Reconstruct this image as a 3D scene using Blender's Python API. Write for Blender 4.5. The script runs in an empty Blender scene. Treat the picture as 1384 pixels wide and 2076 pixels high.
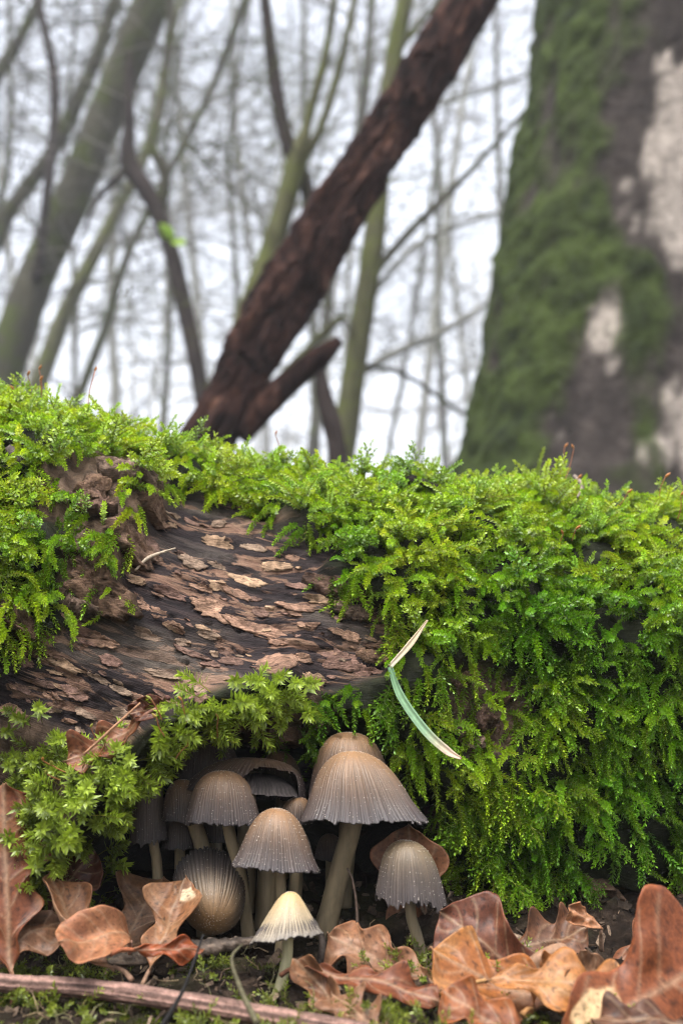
import bpy, math, random
import numpy as np
from mathutils import Vector

random.seed(7)
rng = np.random.default_rng(11)
SC = bpy.context.scene
COL = SC.collection
R_ = math.radians

# ------------------------------------------------------------------ camera
CZ = 0.053                 # lens height above the soil, metres
F = 2226.0                 # focal length in photograph pixels
PITCH = R_(11.7)
cam = bpy.data.cameras.new('camera')
camo = bpy.data.objects.new('camera', cam)
COL.objects.link(camo)
camo.location = (0, 0, CZ)
camo.rotation_euler = (math.pi / 2 + PITCH, 0, 0)
cam.sensor_fit = 'VERTICAL'
cam.sensor_height = 36.0
cam.lens = 36.0 * F / 2076.0
cam.clip_start = 0.01
cam.clip_end = 1000
cam.dof.use_dof = True
cam.dof.focus_distance = 0.278
cam.dof.aperture_fstop = cam.lens / 2.6
SC.camera = camo

# ------------------------------------------------------------------ light: overcast daylight under bare trees
SUN_EL, SUN_AZ = 66, 200    # azimuth: direction the light comes from, clockwise from +Y
world = bpy.data.worlds.new('World')
SC.world = world
world.use_nodes = True
nt = world.node_tree
nt.nodes.clear()
wo = nt.nodes.new('ShaderNodeOutputWorld')
bg = nt.nodes.new('ShaderNodeBackground')
sky = nt.nodes.new('ShaderNodeTexSky')
sky.sky_type = 'NISHITA'
sky.sun_disc = False
sky.sun_elevation = R_(SUN_EL)
sky.sun_rotation = R_(SUN_AZ)
sky.dust_density = 4.0
hs = nt.nodes.new('ShaderNodeHueSaturation')
hs.inputs['Saturation'].default_value = 0.36
nt.links.new(sky.outputs[0], hs.inputs['Color'])
nt.links.new(hs.outputs[0], bg.inputs['Color'])
nt.links.new(bg.outputs[0], wo.inputs[0])
bg.inputs['Strength'].default_value = 0.15
sl = bpy.data.lights.new('sun', 'SUN')
sl.energy = 1.4
sl.angle = R_(35)
sl.color = (1.0, 0.97, 0.92)
so = bpy.data.objects.new('sun', sl)
COL.objects.link(so)
az, el = R_(SUN_AZ), R_(SUN_EL)
sd_ = Vector((math.sin(az) * math.cos(el), math.cos(az) * math.cos(el), math.sin(el)))
so.rotation_euler = sd_.to_track_quat('Z', 'Y').to_euler()
so.location = sd_ * 5
vs = SC.view_settings
vs.view_transform = 'Standard'
vs.look = 'None'
vs.exposure = 1.98
vs.gamma = 1.0
vs.use_curve_mapping = False
SC.cycles.use_denoising = True
SC.cycles.filter_width = 1.1
SC.cycles.max_bounces = 8
SC.cycles.transparent_max_bounces = 8
SC.cycles.volume_bounces = 1

# ------------------------------------------------------------------ photograph pixel <-> place
cp, sp = math.cos(PITCH), math.sin(PITCH)


def P(px, py, d):
    """point on the ray of a photo pixel at depth d (metres along +Y)"""
    a, b = (px - 692.0) / F, (1038.0 - py) / F
    v = np.array([a, cp - b * sp, sp + b * cp])
    return np.array([0, 0, CZ]) + v * (d / v[1])


def proj(p):
    q = np.asarray(p) - np.array([0, 0, CZ])
    zf = q[..., 1] * cp + q[..., 2] * sp
    zu = -q[..., 1] * sp + q[..., 2] * cp
    zf = np.where(zf < 1e-4, 1e-4, zf)
    return 692 + F * q[..., 0] / zf, 1038 - F * zu / zf


# ------------------------------------------------------------------ numeric helpers
_perm = np.random.default_rng(3).permutation(512)
_val = np.random.default_rng(4).uniform(-1, 1, 512)


def vnoise(p):
    p = np.asarray(p, dtype=float)
    i = np.floor(p).astype(np.int64)
    f = p - i
    f = f * f * f * (f * (f * 6 - 15) + 10)
    out = 0
    for dx in (0, 1):
        wx = f[..., 0] if dx else 1 - f[..., 0]
        a = _perm[(i[..., 0] + dx) & 511]
        for dy in (0, 1):
            wy = f[..., 1] if dy else 1 - f[..., 1]
            b = _perm[(a + i[..., 1] + dy) & 511]
            for dz in (0, 1):
                wz = f[..., 2] if dz else 1 - f[..., 2]
                out = out + wx * wy * wz * _val[_perm[(b + i[..., 2] + dz) & 511]]
    return out


def fbm(p, o=4, g=0.5):
    p = np.asarray(p, dtype=float)
    s, a, t = 0, 1.0, 0
    for k in range(o):
        s = s + a * vnoise(p * (2.03 ** k) + 17.3 * k)
        t += a
        a *= g
    return s / t


def sm(a, b, x):
    t = np.clip((x - a) / (b - a), 0, 1)
    return t * t * (3 - 2 * t)


def polydist(px, py, poly, closed=True):
    poly = np.array(poly, float)
    n = len(poly)
    best = np.full(np.shape(px), 1e9)
    inside = np.zeros(np.shape(px), bool)
    for k in range(n if closed else n - 1):
        x0, y0 = poly[k]
        x1, y1 = poly[(k + 1) % n]
        ex, ey = x1 - x0, y1 - y0
        t = np.clip(((px - x0) * ex + (py - y0) * ey) / (ex * ex + ey * ey + 1e-9), 0, 1)
        best = np.minimum(best, np.hypot(px - x0 - t * ex, py - y0 - t * ey))
        if closed:
            c = ((y0 > py) != (y1 > py))
            xs = x0 + (py - y0) * ex / (ey if abs(ey) > 1e-9 else 1e-9)
            inside ^= c & (px < xs)
    return np.where(inside, best, -best) if closed else best


def norm(v):
    v = np.asarray(v, float)
    return v / (np.linalg.norm(v, axis=-1, keepdims=True) + 1e-12)


def mk_mesh(name, V, F_, col=None, uv=None, smooth=True):
    """F_: list of int arrays (n,3) or (n,4)"""
    me = bpy.data.meshes.new(name)
    V = np.asarray(V, np.float32)
    if not isinstance(F_, (list, tuple)):
        F_ = [F_]
    F_ = [np.asarray(f, np.int32) for f in F_ if len(f)]
    loops = np.concatenate([f.ravel() for f in F_])
    sizes = np.concatenate([np.full(len(f), f.shape[1], np.int32) for f in F_])
    starts = np.concatenate([[0], np.cumsum(sizes)[:-1]]).astype(np.int32)
    me.vertices.add(len(V))
    me.vertices.foreach_set('co', V.ravel())
    me.loops.add(len(loops))
    me.loops.foreach_set('vertex_index', loops)
    me.polygons.add(len(sizes))
    me.polygons.foreach_set('loop_start', starts)
    me.polygons.foreach_set('use_smooth', np.full(len(sizes), smooth, bool))
    if uv is not None:
        l = me.uv_layers.new(name='UVMap')
        l.data.foreach_set('uv', np.asarray(uv, np.float32)[loops].ravel())
    if col is not None:
        c = np.asarray(col, np.float32)
        if c.shape[1] == 3:
            c = np.concatenate([c, np.ones((len(c), 1), np.float32)], 1)
        a = me.attributes.new('Col', 'FLOAT_COLOR', 'POINT')
        a.data.foreach_set('color', c.ravel())
    me.update(calc_edges=True)
    return me


def obj(name, me, mats, parent=None, label=None, cat=None, group=None, kind=None):
    o = bpy.data.objects.new(name, me)
    COL.objects.link(o)
    if me is not None and mats is not None:
        for m in (mats if isinstance(mats, (list, tuple)) else [mats]):
            if not len(me.materials) or m not in list(me.materials):
                me.materials.append(m)
    if parent is not None:
        o.parent = parent
        o.matrix_parent_inverse = parent.matrix_basis.inverted()
    tag(o, label, cat, group, kind)
    return o


def tag(o, label=None, cat=None, group=None, kind=None):
    for k, v in (('label', label), ('category', cat), ('group', group), ('kind', kind)):
        if v:
            o[k] = v


def empty(name, loc, **kw):
    o = bpy.data.objects.new(name, None)
    o.empty_display_size = 0.01
    COL.objects.link(o)
    o.location = [float(c) for c in loc]
    tag(o, **kw)
    return o


class MB:
    """collects pieces of one mesh"""
    def __init__(s):
        s.v, s.f, s.c, s.n = [], [], [], 0

    def add(s, V, Fs, col=None):
        V = np.asarray(V, float)
        s.v.append(V)
        for f in (Fs if isinstance(Fs, (list, tuple)) else [Fs]):
            s.f.append(np.asarray(f) + s.n)
        if col is not None:
            s.c.append(np.broadcast_to(np.asarray(col, float), (len(V), 3)))
        s.n += len(V)

    def mesh(s, name, smooth=True):
        tri = [f for f in s.f if f.shape[1] == 3]
        quad = [f for f in s.f if f.shape[1] == 4]
        Fs = []
        if tri: Fs.append(np.concatenate(tri))
        if quad: Fs.append(np.concatenate(quad))
        return mk_mesh(name, np.concatenate(s.v), Fs, np.concatenate(s.c) if s.c else None, None, smooth)


def smooth_path(pts, n):
    """Catmull-Rom through pts, resampled to n points"""
    pts = np.asarray(pts, float)
    if len(pts) == 2:
        return pts[0] + (pts[1] - pts[0]) * np.linspace(0, 1, n)[:, None]
    e = np.vstack([2 * pts[0] - pts[1], pts, 2 * pts[-1] - pts[-2]])
    k = len(pts) - 1
    out = []
    for t in np.linspace(0, k - 1e-6, n):
        i = int(t); u = t - i
        a, b, c, d = e[i], e[i + 1], e[i + 2], e[i + 3]
        out.append(0.5 * ((2 * b) + (c - a) * u + (2 * a - 5 * b + 4 * c - d) * u * u + (3 * b - a - 3 * c + d) * u ** 3))
    return np.array(out)


def tube(pts, rad, sides=8, cap=True, uvlen=False):
    """tube along pts (n,3) with radii (n,) or (n,sides)"""
    pts = np.asarray(pts, float)
    n = len(pts)
    rad = np.asarray(rad, float)
    if rad.ndim == 0: rad = np.full(n, float(rad))
    if rad.ndim == 1: rad = np.repeat(rad[:, None], sides, 1)
    T = norm(np.gradient(pts, axis=0))
    ref = np.array([0, 0, 1.0]) if abs(T[0][2]) < 0.9 else np.array([1.0, 0, 0])
    X = norm(np.cross(ref, T[0]))
    Xs = [X]
    for k in range(1, n):
        X = X - T[k] * np.dot(X, T[k])
        X = X / (np.linalg.norm(X) + 1e-12)
        Xs.append(X)
    Xs = np.array(Xs)
    Ys = np.cross(T, Xs)
    a = np.linspace(0, 2 * math.pi, sides, endpoint=False)
    V = pts[:, None] + rad[..., None] * (Xs[:, None] * np.cos(a)[None, :, None] + Ys[:, None] * np.sin(a)[None, :, None])
    V = V.reshape(-1, 3)
    i = np.arange(n - 1)[:, None] * sides
    j = np.arange(sides)[None]
    j2 = (j + 1) % sides
    Fq = np.stack([i + j, i + j2, i + sides + j2, i + sides + j], -1).reshape(-1, 4)
    Fs = [Fq]
    if cap:
        V = np.vstack([V, pts[:1], pts[-1:]])
        c0, c1 = n * sides, n * sides + 1
        jj = np.arange(sides); k2 = (jj + 1) % sides
        Fs.append(np.stack([np.full(sides, c0), k2, jj], -1))
        Fs.append(np.stack([np.full(sides, c1), (n - 1) * sides + jj, (n - 1) * sides + k2], -1))
    return V, Fs


def batch_tubes(Pn, Rn, sides):
    """many tubes at once: Pn (N,n,3), Rn (N,n)"""
    Pn, Rn = np.asarray(Pn, float), np.asarray(Rn, float)
    Nn, n = Rn.shape
    T = norm(np.gradient(Pn, axis=1))
    m = norm(T.mean(1))
    ref = np.where(np.abs(m[:, 2:3]) < 0.8, np.array([[0, 0, 1.0]]), np.array([[1.0, 0, 0]]))
    X = norm(np.cross(ref[:, None], T)); Y = np.cross(T, X)
    a = np.linspace(0, 2 * math.pi, sides, endpoint=False)
    V = Pn[:, :, None] + Rn[:, :, None, None] * (X[:, :, None] * np.cos(a)[None, None, :, None] + Y[:, :, None] * np.sin(a)[None, None, :, None])
    i = np.arange(n - 1)[:, None] * sides; j = np.arange(sides)[None]; j2 = (j + 1) % sides
    f = np.stack([i + j, i + j2, i + sides + j2, i + sides + j], -1).reshape(-1, 4)
    Fq = (f[None] + (np.arange(Nn) * n * sides)[:, None, None]).reshape(-1, 4)
    return V.reshape(-1, 3), Fq


# ------------------------------------------------------------------ materials
def new_mat(name):
    m = bpy.data.materials.new(name)
    m.use_nodes = True
    t = m.node_tree
    return m, t, t.nodes['Principled BSDF'], t.nodes['Material Output']


def N(t, typ, **kw):
    n = t.nodes.new(typ)
    for k, v in kw.items():
        if k in n.inputs: n.inputs[k].default_value = v
        else: setattr(n, k, v)
    return n


def noise(t, scale, detail=4, rough=0.55, vec=None, dist=0.0):
    n = N(t, 'ShaderNodeTexNoise', Scale=scale, Detail=detail, Roughness=rough, Distortion=dist)
    if vec is not None: t.links.new(vec, n.inputs['Vector'])
    return n.outputs['Fac']


def ramp(t, fac, stops, interp='LINEAR'):
    r = t.nodes.new('ShaderNodeValToRGB')
    r.color_ramp.interpolation = interp
    e = r.color_ramp.elements
    while len(e) < len(stops): e.new(0.5)
    for k, (p_, c) in enumerate(stops):
        e[k].position = p_
        e[k].color = (*c, 1) if len(c) == 3 else c
    t.links.new(fac, r.inputs[0])
    return r.outputs[0]


def mixc(t, fac, a, b, mode='MIX'):
    m = t.nodes.new('ShaderNodeMix')
    m.data_type = 'RGBA'
    m.blend_type = mode
    for s, v in ((m.inputs[0], fac), (m.inputs[6], a), (m.inputs[7], b)):
        if isinstance(v, bpy.types.NodeSocket): t.links.new(v, s)
        elif isinstance(v, (int, float)): s.default_value = v
        else: s.default_value = (*v, 1)
    return m.outputs[2]


def math_(t, op, a, b=0.0):
    m = N(t, 'ShaderNodeMath', operation=op)
    for s, v in ((m.inputs[0], a), (m.inputs[1], b)):
        if isinstance(v, bpy.types.NodeSocket): t.links.new(v, s)
        else: s.default_value = v
    return m.outputs[0]


def bump(t, h, strength, dist, bsdf, prev=None):
    b = N(t, 'ShaderNodeBump', Strength=strength, Distance=dist)
    t.links.new(h, b.inputs['Height'])
    if prev is not None: t.links.new(prev, b.inputs['Normal'])
    if bsdf is not None: t.links.new(b.outputs[0], bsdf.inputs['Normal'])
    return b.outputs[0]


def col_attr(t):
    return N(t, 'ShaderNodeAttribute', attribute_name='Col').outputs['Color']


def mapping(t, vec, scale=(1, 1, 1), rot=(0, 0, 0)):
    m = N(t, 'ShaderNodeMapping', Scale=scale, Rotation=rot)
    t.links.new(vec, m.inputs['Vector'])
    return m.outputs[0]


def tcoord(t, k='Object'):
    return N(t, 'ShaderNodeTexCoord').outputs[k]


def gray(v): return (v, v, v)


def mat_vcol(name, rough=0.6, nscale=900, namt=0.35, bumpd=0.0002, bstr=0.4, spec=0.3, stretch=None):
    """vertex colour varied by fine noise"""
    m, t, b, o = new_mat(name)
    v = tcoord(t)
    if stretch: v = mapping(t, v, stretch)
    f = noise(t, nscale, 5, 0.6, v)
    c = mixc(t, 1.0, col_attr(t), ramp(t, f, [(0.25, gray(1 - namt)), (0.75, gray(1 + namt))]), 'MULTIPLY')
    t.links.new(c, b.inputs['Base Color'])
    b.inputs['Roughness'].default_value = rough
    b.inputs['Specular IOR Level'].default_value = spec
    bump(t, f, bstr, bumpd, b)
    return m


def mat_leafy(name, trans=0.45, rough=0.45, spec=0.35):
    """thin green leaves: reflect and let light through"""
    m, t, b, o = new_mat(name)
    c = col_attr(t)
    t.links.new(c, b.inputs['Base Color'])
    b.inputs['Roughness'].default_value = rough
    b.inputs['Specular IOR Level'].default_value = spec
    tr = N(t, 'ShaderNodeBsdfTranslucent')
    t.links.new(mixc(t, 1.0, c, (1.15, 1.2, 0.6), 'MULTIPLY'), tr.inputs['Color'])
    ms = N(t, 'ShaderNodeMixShader', Fac=trans)
    t.links.new(b.outputs[0], ms.inputs[1])
    t.links.new(tr.outputs[0], ms.inputs[2])
    t.links.new(ms.outputs[0], o.inputs['Surface'])
    return m


M = {}
M['moss'] = mat_leafy('moss_leaf', 0.34, 0.34, 0.5)
M['soil'] = None


def make_log_mat():
    m, t, b, o = new_mat('log_bark')
    uv = N(t, 'ShaderNodeUVMap').outputs[0]
    sep = N(t, 'ShaderNodeSeparateColor')
    at = N(t, 'ShaderNodeAttribute', attribute_name='Col').outputs['Color']
    t.links.new(at, sep.inputs[0])
    bare, mossy, chunk = sep.outputs[0], sep.outputs[1], sep.outputs[2]
    g1 = mapping(t, uv, (55, 210, 1))
    g2 = mapping(t, uv, (90, 900, 1))
    g3 = mapping(t, uv, (34, 95, 1))
    warp = noise(t, 1.0, 6, 0.62, g1, 0.8)
    streak = noise(t, 1.0, 5, 0.65, g2, 0.4)
    broad = noise(t, 1.0, 4, 0.6, g3, 0.5)
    fine = noise(t, 2600, 4, 0.6, uv)
    hair = noise(t, 1.0, 4, 0.7, mapping(t, uv, (320, 4200, 1)), 0.3)
    under = ramp(t, streak, [(0.28, (0.006, 0.004, 0.005)), (0.5, (0.019, 0.0125, 0.0135)), (0.66, (0.048, 0.031, 0.029)), (0.8, (0.11, 0.077, 0.06))])
    tan = ramp(t, streak, [(0.25, (0.08, 0.043, 0.03)), (0.5, (0.2, 0.113, 0.076)), (0.75, (0.3, 0.195, 0.125))])
    fl = ramp(t, math_(t, 'ADD', math_(t, 'MULTIPLY', warp, 0.72), math_(t, 'MULTIPLY', broad, 0.28)), [(0.525, gray(0)), (0.55, gray(1))])
    wood = mixc(t, fl, under, tan)
    grey = ramp(t, noise(t, 1.0, 3, 0.5, mapping(t, uv, (18, 60, 1))), [(0.5, gray(0)), (0.68, gray(0.5))])
    wood = mixc(t, grey, wood, (0.20, 0.165, 0.13))
    bark = ramp(t, noise(t, 330, 6, 0.65, uv, 0.6), [(0.3, (0.055, 0.032, 0.022)), (0.55, (0.20, 0.125, 0.085)), (0.75, (0.33, 0.22, 0.155))])
    soil = ramp(t, noise(t, 480, 5, 0.65, uv), [(0.3, (0.005, 0.006, 0.002)), (0.6, (0.014, 0.017, 0.005)), (0.78, (0.05, 0.04, 0.02))])  # dark underlayer: shade of the gaps between moss shoots put into the colour
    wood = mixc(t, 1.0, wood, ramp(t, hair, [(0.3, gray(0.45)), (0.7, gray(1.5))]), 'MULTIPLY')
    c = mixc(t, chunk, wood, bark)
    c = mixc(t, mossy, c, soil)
    c = mixc(t, 1.0, c, ramp(t, fine, [(0.3, gray(0.75)), (0.7, gray(1.25))]), 'MULTIPLY')
    t.links.new(c, b.inputs['Base Color'])
    b.inputs['Roughness'].default_value = 0.62
    b.inputs['Specular IOR Level'].default_value = 0.2
    n1 = bump(t, fl, 0.7, 0.0005, None)
    n2 = bump(t, hair, 0.9, 0.0006, None, bump(t, streak, 0.8, 0.0008, None, n1))
    bump(t, fine, 0.5, 0.0003, b, n2)
    return m


M['log'] = make_log_mat()
def make_flake():
    m, t, b, o = new_mat('bark_flake')
    v = tcoord(t)
    f = noise(t, 420, 6, 0.65, v, 0.6)
    g = noise(t, 1.0, 5, 0.7, mapping(t, v, (500, 2500, 2500)))
    c = mixc(t, 1.0, col_attr(t), ramp(t, f, [(0.3, gray(0.35)), (0.7, gray(1.5))]), 'MULTIPLY')
    c = mixc(t, 1.0, c, ramp(t, g, [(0.3, gray(0.5)), (0.7, gray(1.45))]), 'MULTIPLY')
    t.links.new(c, b.inputs['Base Color'])
    b.inputs['Roughness'].default_value = 0.75
    b.inputs['Specular IOR Level'].default_value = 0.12
    bump(t, g, 1.0, 0.0006, b, bump(t, f, 0.9, 0.0012, None))
    return m


M['flake'] = make_flake()
M['cap'] = mat_vcol('mushroom_cap', 0.5, 2200, 0.22, 0.0002, 0.35, 0.4)
M['gill'] = mat_vcol('mushroom_gill', 0.7, 1500, 0.3, 0.0002, 0.4, 0.2)
M['stem'] = mat_vcol('mushroom_stem', 0.5, 900, 0.25, 0.0002, 0.4, 0.35, (1, 1, 0.15))
M['granule'] = mat_vcol('veil_granule', 0.45, 900, 0.1, 0.0001, 0.1, 0.5)
M['leaf_top'] = mat_vcol('oak_leaf_upper', 0.45, 900, 0.45, 0.0002, 0.6, 0.22)


def make_under():
    m, t, b, o = new_mat('oak_leaf_underside')
    f = noise(t, 700, 5, 0.6, tcoord(t))
    c = mixc(t, 0.45, col_attr(t), (0.26, 0.165, 0.105))
    c = mixc(t, 1.0, c, ramp(t, f, [(0.25, gray(0.6)), (0.75, gray(1.25))]), 'MULTIPLY')
    t.links.new(c, b.inputs['Base Color'])
    b.inputs['Roughness'].default_value = 0.6
    b.inputs['Specular IOR Level'].default_value = 0.2
    bump(t, f, 0.5, 0.0003, b)
    return m


M['leaf_under'] = make_under()
M['twig'] = mat_vcol('twig_bark', 0.6, 800, 0.5, 0.0006, 0.8, 0.15)
M['grass'] = mat_vcol('grass_blade', 0.5, 900, 0.2, 0.0001, 0.3, 0.35)
M['capsule'] = mat_vcol('moss_capsule', 0.4, 1500, 0.2, 0.0001, 0.2, 0.4)


def make_soil():
    m, t, b, o = new_mat('soil')
    v = tcoord(t)
    f = noise(t, 260, 8, 0.68, v)
    g = noise(t, 40, 4, 0.6, v)
    c = ramp(t, f, [(0.3, (0.006, 0.0045, 0.0035)), (0.52, (0.022, 0.015, 0.011)), (0.66, (0.06, 0.042, 0.03)), (0.8, (0.14, 0.105, 0.08))])
    c = mixc(t, ramp(t, g, [(0.5, gray(0)), (0.7, gray(0.5))]), c, (0.05, 0.055, 0.02))
    t.links.new(c, b.inputs['Base Color'])
    b.inputs['Roughness'].default_value = 0.9
    b.inputs['Specular IOR Level'].default_value = 0.08
    bump(t, f, 1.0, 0.003, b)
    return m


M['soil'] = make_soil()


def make_tree_mat(name, stops, scale, stretch=(1, 1, 0.25), moss=None, mthr=(0.48, 0.6), bumpd=0.01):
    m, t, b, o = new_mat(name)
    v = tcoord(t)
    f = noise(t, scale, 6, 0.65, mapping(t, v, stretch), 0.5)
    c = ramp(t, f, stops)
    if moss:
        mm = noise(t, scale * 0.4, 5, 0.6, v)
        c = mixc(t, ramp(t, mm, [(mthr[0], gray(0)), (mthr[1], gray(1))]), c, moss)
    t.links.new(c, b.inputs['Base Color'])
    b.inputs['Roughness'].default_value = 0.85
    b.inputs['Specular IOR Level'].default_value = 0.08
    bump(t, f, 0.8, bumpd, b)
    return m


M['tree_grey'] = make_tree_mat('grey_green_bark', [(0.3, (0.022, 0.02, 0.014)), (0.6, (0.055, 0.052, 0.036)), (0.8, (0.10, 0.095, 0.07))], 30, moss=(0.045, 0.055, 0.016))
M['tree_dark'] = make_tree_mat('dark_bark', [(0.3, (0.014, 0.011, 0.010)), (0.6, (0.035, 0.027, 0.025)), (0.8, (0.07, 0.053, 0.047))], 40)
M['tree_yellow'] = make_tree_mat('algae_green_bark', [(0.3, (0.04, 0.038, 0.018)), (0.6, (0.095, 0.095, 0.045)), (0.8, (0.14, 0.14, 0.075))], 40, moss=(0.085, 0.095, 0.028))
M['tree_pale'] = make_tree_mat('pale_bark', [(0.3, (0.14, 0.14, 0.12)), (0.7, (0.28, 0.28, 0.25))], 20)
M['twigs'] = make_tree_mat('bare_twigs', [(0.3, (0.10, 0.095, 0.085)), (0.7, (0.2, 0.19, 0.17))], 10)
M['dead'] = make_tree_mat('dead_red_brown_wood', [(0.36, (0.007, 0.0032, 0.003)), (0.52, (0.026, 0.0115, 0.009)), (0.64, (0.075, 0.036, 0.026)), (0.76, (0.24, 0.13, 0.085))], 55, (1, 1, 0.5), bumpd=0.008)

# ------------------------------------------------------------------ the ground
def ground_z(x, y):
    x, y = np.asarray(x, float), np.asarray(y, float)
    r = np.hypot(x, y - 0.27)
    p = np.stack([x, y, np.zeros_like(x)], -1)
    near = sm(1.5, 0.3, r)
    z = near * (0.005 * fbm(p * 60 + 3, 5) + 0.0028 * fbm(p * 260, 4, 0.6) - 0.005 * sm(0.262, 0.235, y))
    z = z + near * 0.014 * sm(0.262, 0.305, y) * sm(0.6, 0.45, y)
    z = z + (1 - near) * 0.05 * fbm(p * 0.9, 4) * sm(0.6, 4, r) + 0.4 * fbm(p * 0.06 + 5, 3) * sm(5, 40, r)
    return z


gx = np.concatenate([-np.geomspace(150, 0.19, 40), np.linspace(-0.18, 0.18, 200), np.geomspace(0.19, 150, 40)])
gy = np.concatenate([-np.geomspace(150, 0.06, 30), np.linspace(-0.05, 0.17, 30), np.linspace(0.175, 0.34, 110), np.geomspace(0.345, 150, 60)])
GX, GY = np.meshgrid(gx, gy, indexing='ij')
GV = np.stack([GX, GY, ground_z(GX, GY)], -1).reshape(-1, 3)
i = np.arange(len(gx) - 1)[:, None] * len(gy)
j = np.arange(len(gy) - 1)[None]
GF = np.stack([i + j, i + len(gy) + j, i + len(gy) + j + 1, i + j + 1], -1).reshape(-1, 4)
obj('ground', mk_mesh('ground', GV, GF), M['soil'], kind='structure', label='dark forest soil with crumbs and litter under the log', cat='ground')

# ------------------------------------------------------------------ the fallen log
BARE = [(335, 1030), (420, 1040), (490, 1052), (540, 1090), (620, 1115), (690, 1140), (650, 1190), (720, 1240), (790, 1280), (825, 1310), (780, 1370),
        (700, 1395), (610, 1410), (560, 1385), (470, 1400), (380, 1440), (300, 1475), (180, 1500), (70, 1450), (-80, 1440), (-80, 1330), (60, 1300),
        (150, 1275), (235, 1230), (262, 1120), (300, 1065)]
BAREM = [(x, y - (28 if y < 1290 and x > 330 else 0)) for x, y in BARE]
CHUNK = [(110, 960), (190, 935), (300, 925), (345, 960), (335, 1030), (300, 1065), (262, 1120), (235, 1230), (160, 1265), (105, 1200), (150, 1090), (70, 1060), (60, 990)]
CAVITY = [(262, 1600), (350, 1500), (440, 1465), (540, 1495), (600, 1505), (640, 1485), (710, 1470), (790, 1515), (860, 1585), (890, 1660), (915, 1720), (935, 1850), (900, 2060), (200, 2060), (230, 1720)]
RIDGE = [(575, 1395), (470, 1415), (400, 1455), (330, 1500), (250, 1555), (160, 1620), (60, 1690)]
DIRT = [(890, 1370), (960, 1350), (1050, 1385), (1075, 1450), (1030, 1520), (950, 1540), (915, 1450)]
LOWR = [(1110, 1900), (1130, 1790), (1250, 1770), (1420, 1790), (1500, 2000), (1100, 2000)]
LEFTLOW = [(-100, 1440), (70, 1450), (180, 1500), (290, 1480), (240, 1560), (100, 1660), (-100, 1720)]
MIDB = [(450, 1470), (560, 1420), (640, 1400), (690, 1430), (620, 1500), (540, 1505)]


def log_axis(u):
    yc = 0.360 + 0.13 * u
    zc = 0.0565 - 0.010 * u + 0.65 * np.clip(-u - 0.02, 0, 0.15) ** 1.5
    R = 0.071 - 0.045 * np.clip(u, -0.2, 0.2)
    return yc, zc, R


def log_base(u, th):
    yc, zc, R = log_axis(u)
    c, s = np.cos(th), np.sin(th)
    flat = np.where(th < 0, 0.62, 1.0)
    cy = np.sign(c) * np.abs(c) ** flat
    p = np.stack([u, yc - R * cy, zc + R * s], -1)
    n = np.stack([0.05 + 0 * u, -c, s], -1)
    return p, norm(n)


def log_fields(u, th):
    p, n = log_base(u, th)
    px, py = proj(p)
    front = sm(R_(86), R_(76), th) * sm(R_(-120), R_(-95), th)
    bare = sm(-14, 14, polydist(px, py, BAREM)) * front
    chunk = sm(-14, 14, polydist(px, py, CHUNK)) * front
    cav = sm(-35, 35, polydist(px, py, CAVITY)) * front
    dirt = np.maximum(sm(-16, 12, polydist(px, py, DIRT)), np.maximum(0.8 * sm(-16, 12, polydist(px, py, LOWR)), np.maximum(0.85 * sm(-10, 15, polydist(px, py, LEFTLOW)), 0.8 * sm(-10, 15, polydist(px, py, MIDB))))) * front
    rd = polydist(px, py, RIDGE, False)
    ridge = np.exp(-(rd / 42) ** 2) * front
    return p, n, px, py, bare, chunk, cav, dirt, ridge


def logpt(u, th, full=False):
    p, n, px, py, bare, chunk, cav, dirt, ridge = log_fields(u, th)
    yc, zc, R = log_axis(u)
    s = th * R
    q = np.stack([u, s, 0 * u], -1)
    moss = np.clip(1 - bare - 0.7 * chunk - cav - dirt, 0, 1)
    h = 0.0035 * fbm(q * 28, 3)
    h = h + moss * (0.002 + 0.0075 * (fbm(q * 80 + 9, 3) + 0.25))
    h = h + ridge * (0.015 + 0.004 * fbm(q * 90 + 4, 2))
    h = h - cav * (0.040 + 0.006 * fbm(q * 60 + 1, 3))
    g = np.stack([u * 60, (s + 0.13 * u) * 260, 0 * u], -1)
    st = fbm(g, 4, 0.6)
    w2 = fbm(np.stack([u * 80 + 0.3 * st, (s + 0.13 * u) * 240 + st, 0 * u + 3], -1), 4, 0.6)
    h = h + (bare + 0.4 * dirt) * (0.0016 * st + 0.0006 * sm(0.0, 0.1, w2) - 0.0012 * sm(0.18, 0.3, np.abs(fbm(g * 0.5 + 7, 3))) * 0)
    crack = sm(0.035, 0.0, np.abs(fbm(np.stack([u * 22, (s + 0.13 * u) * 75, 0 * u + 11], -1), 3)))
    h = h - bare * 0.0016 * crack
    h = h + chunk * (0.004 + 0.006 * fbm(q * 95 + 2, 4, 0.6))
    h = h + dirt * 0.003 * fbm(q * 160 + 2, 4, 0.6) + cav * 0.004 * fbm(q * 140 + 8, 3)
    out = p + n * h[..., None]
    if full: return out, n, px, py, bare, chunk, cav, dirt, ridge, moss
    return out


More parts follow.
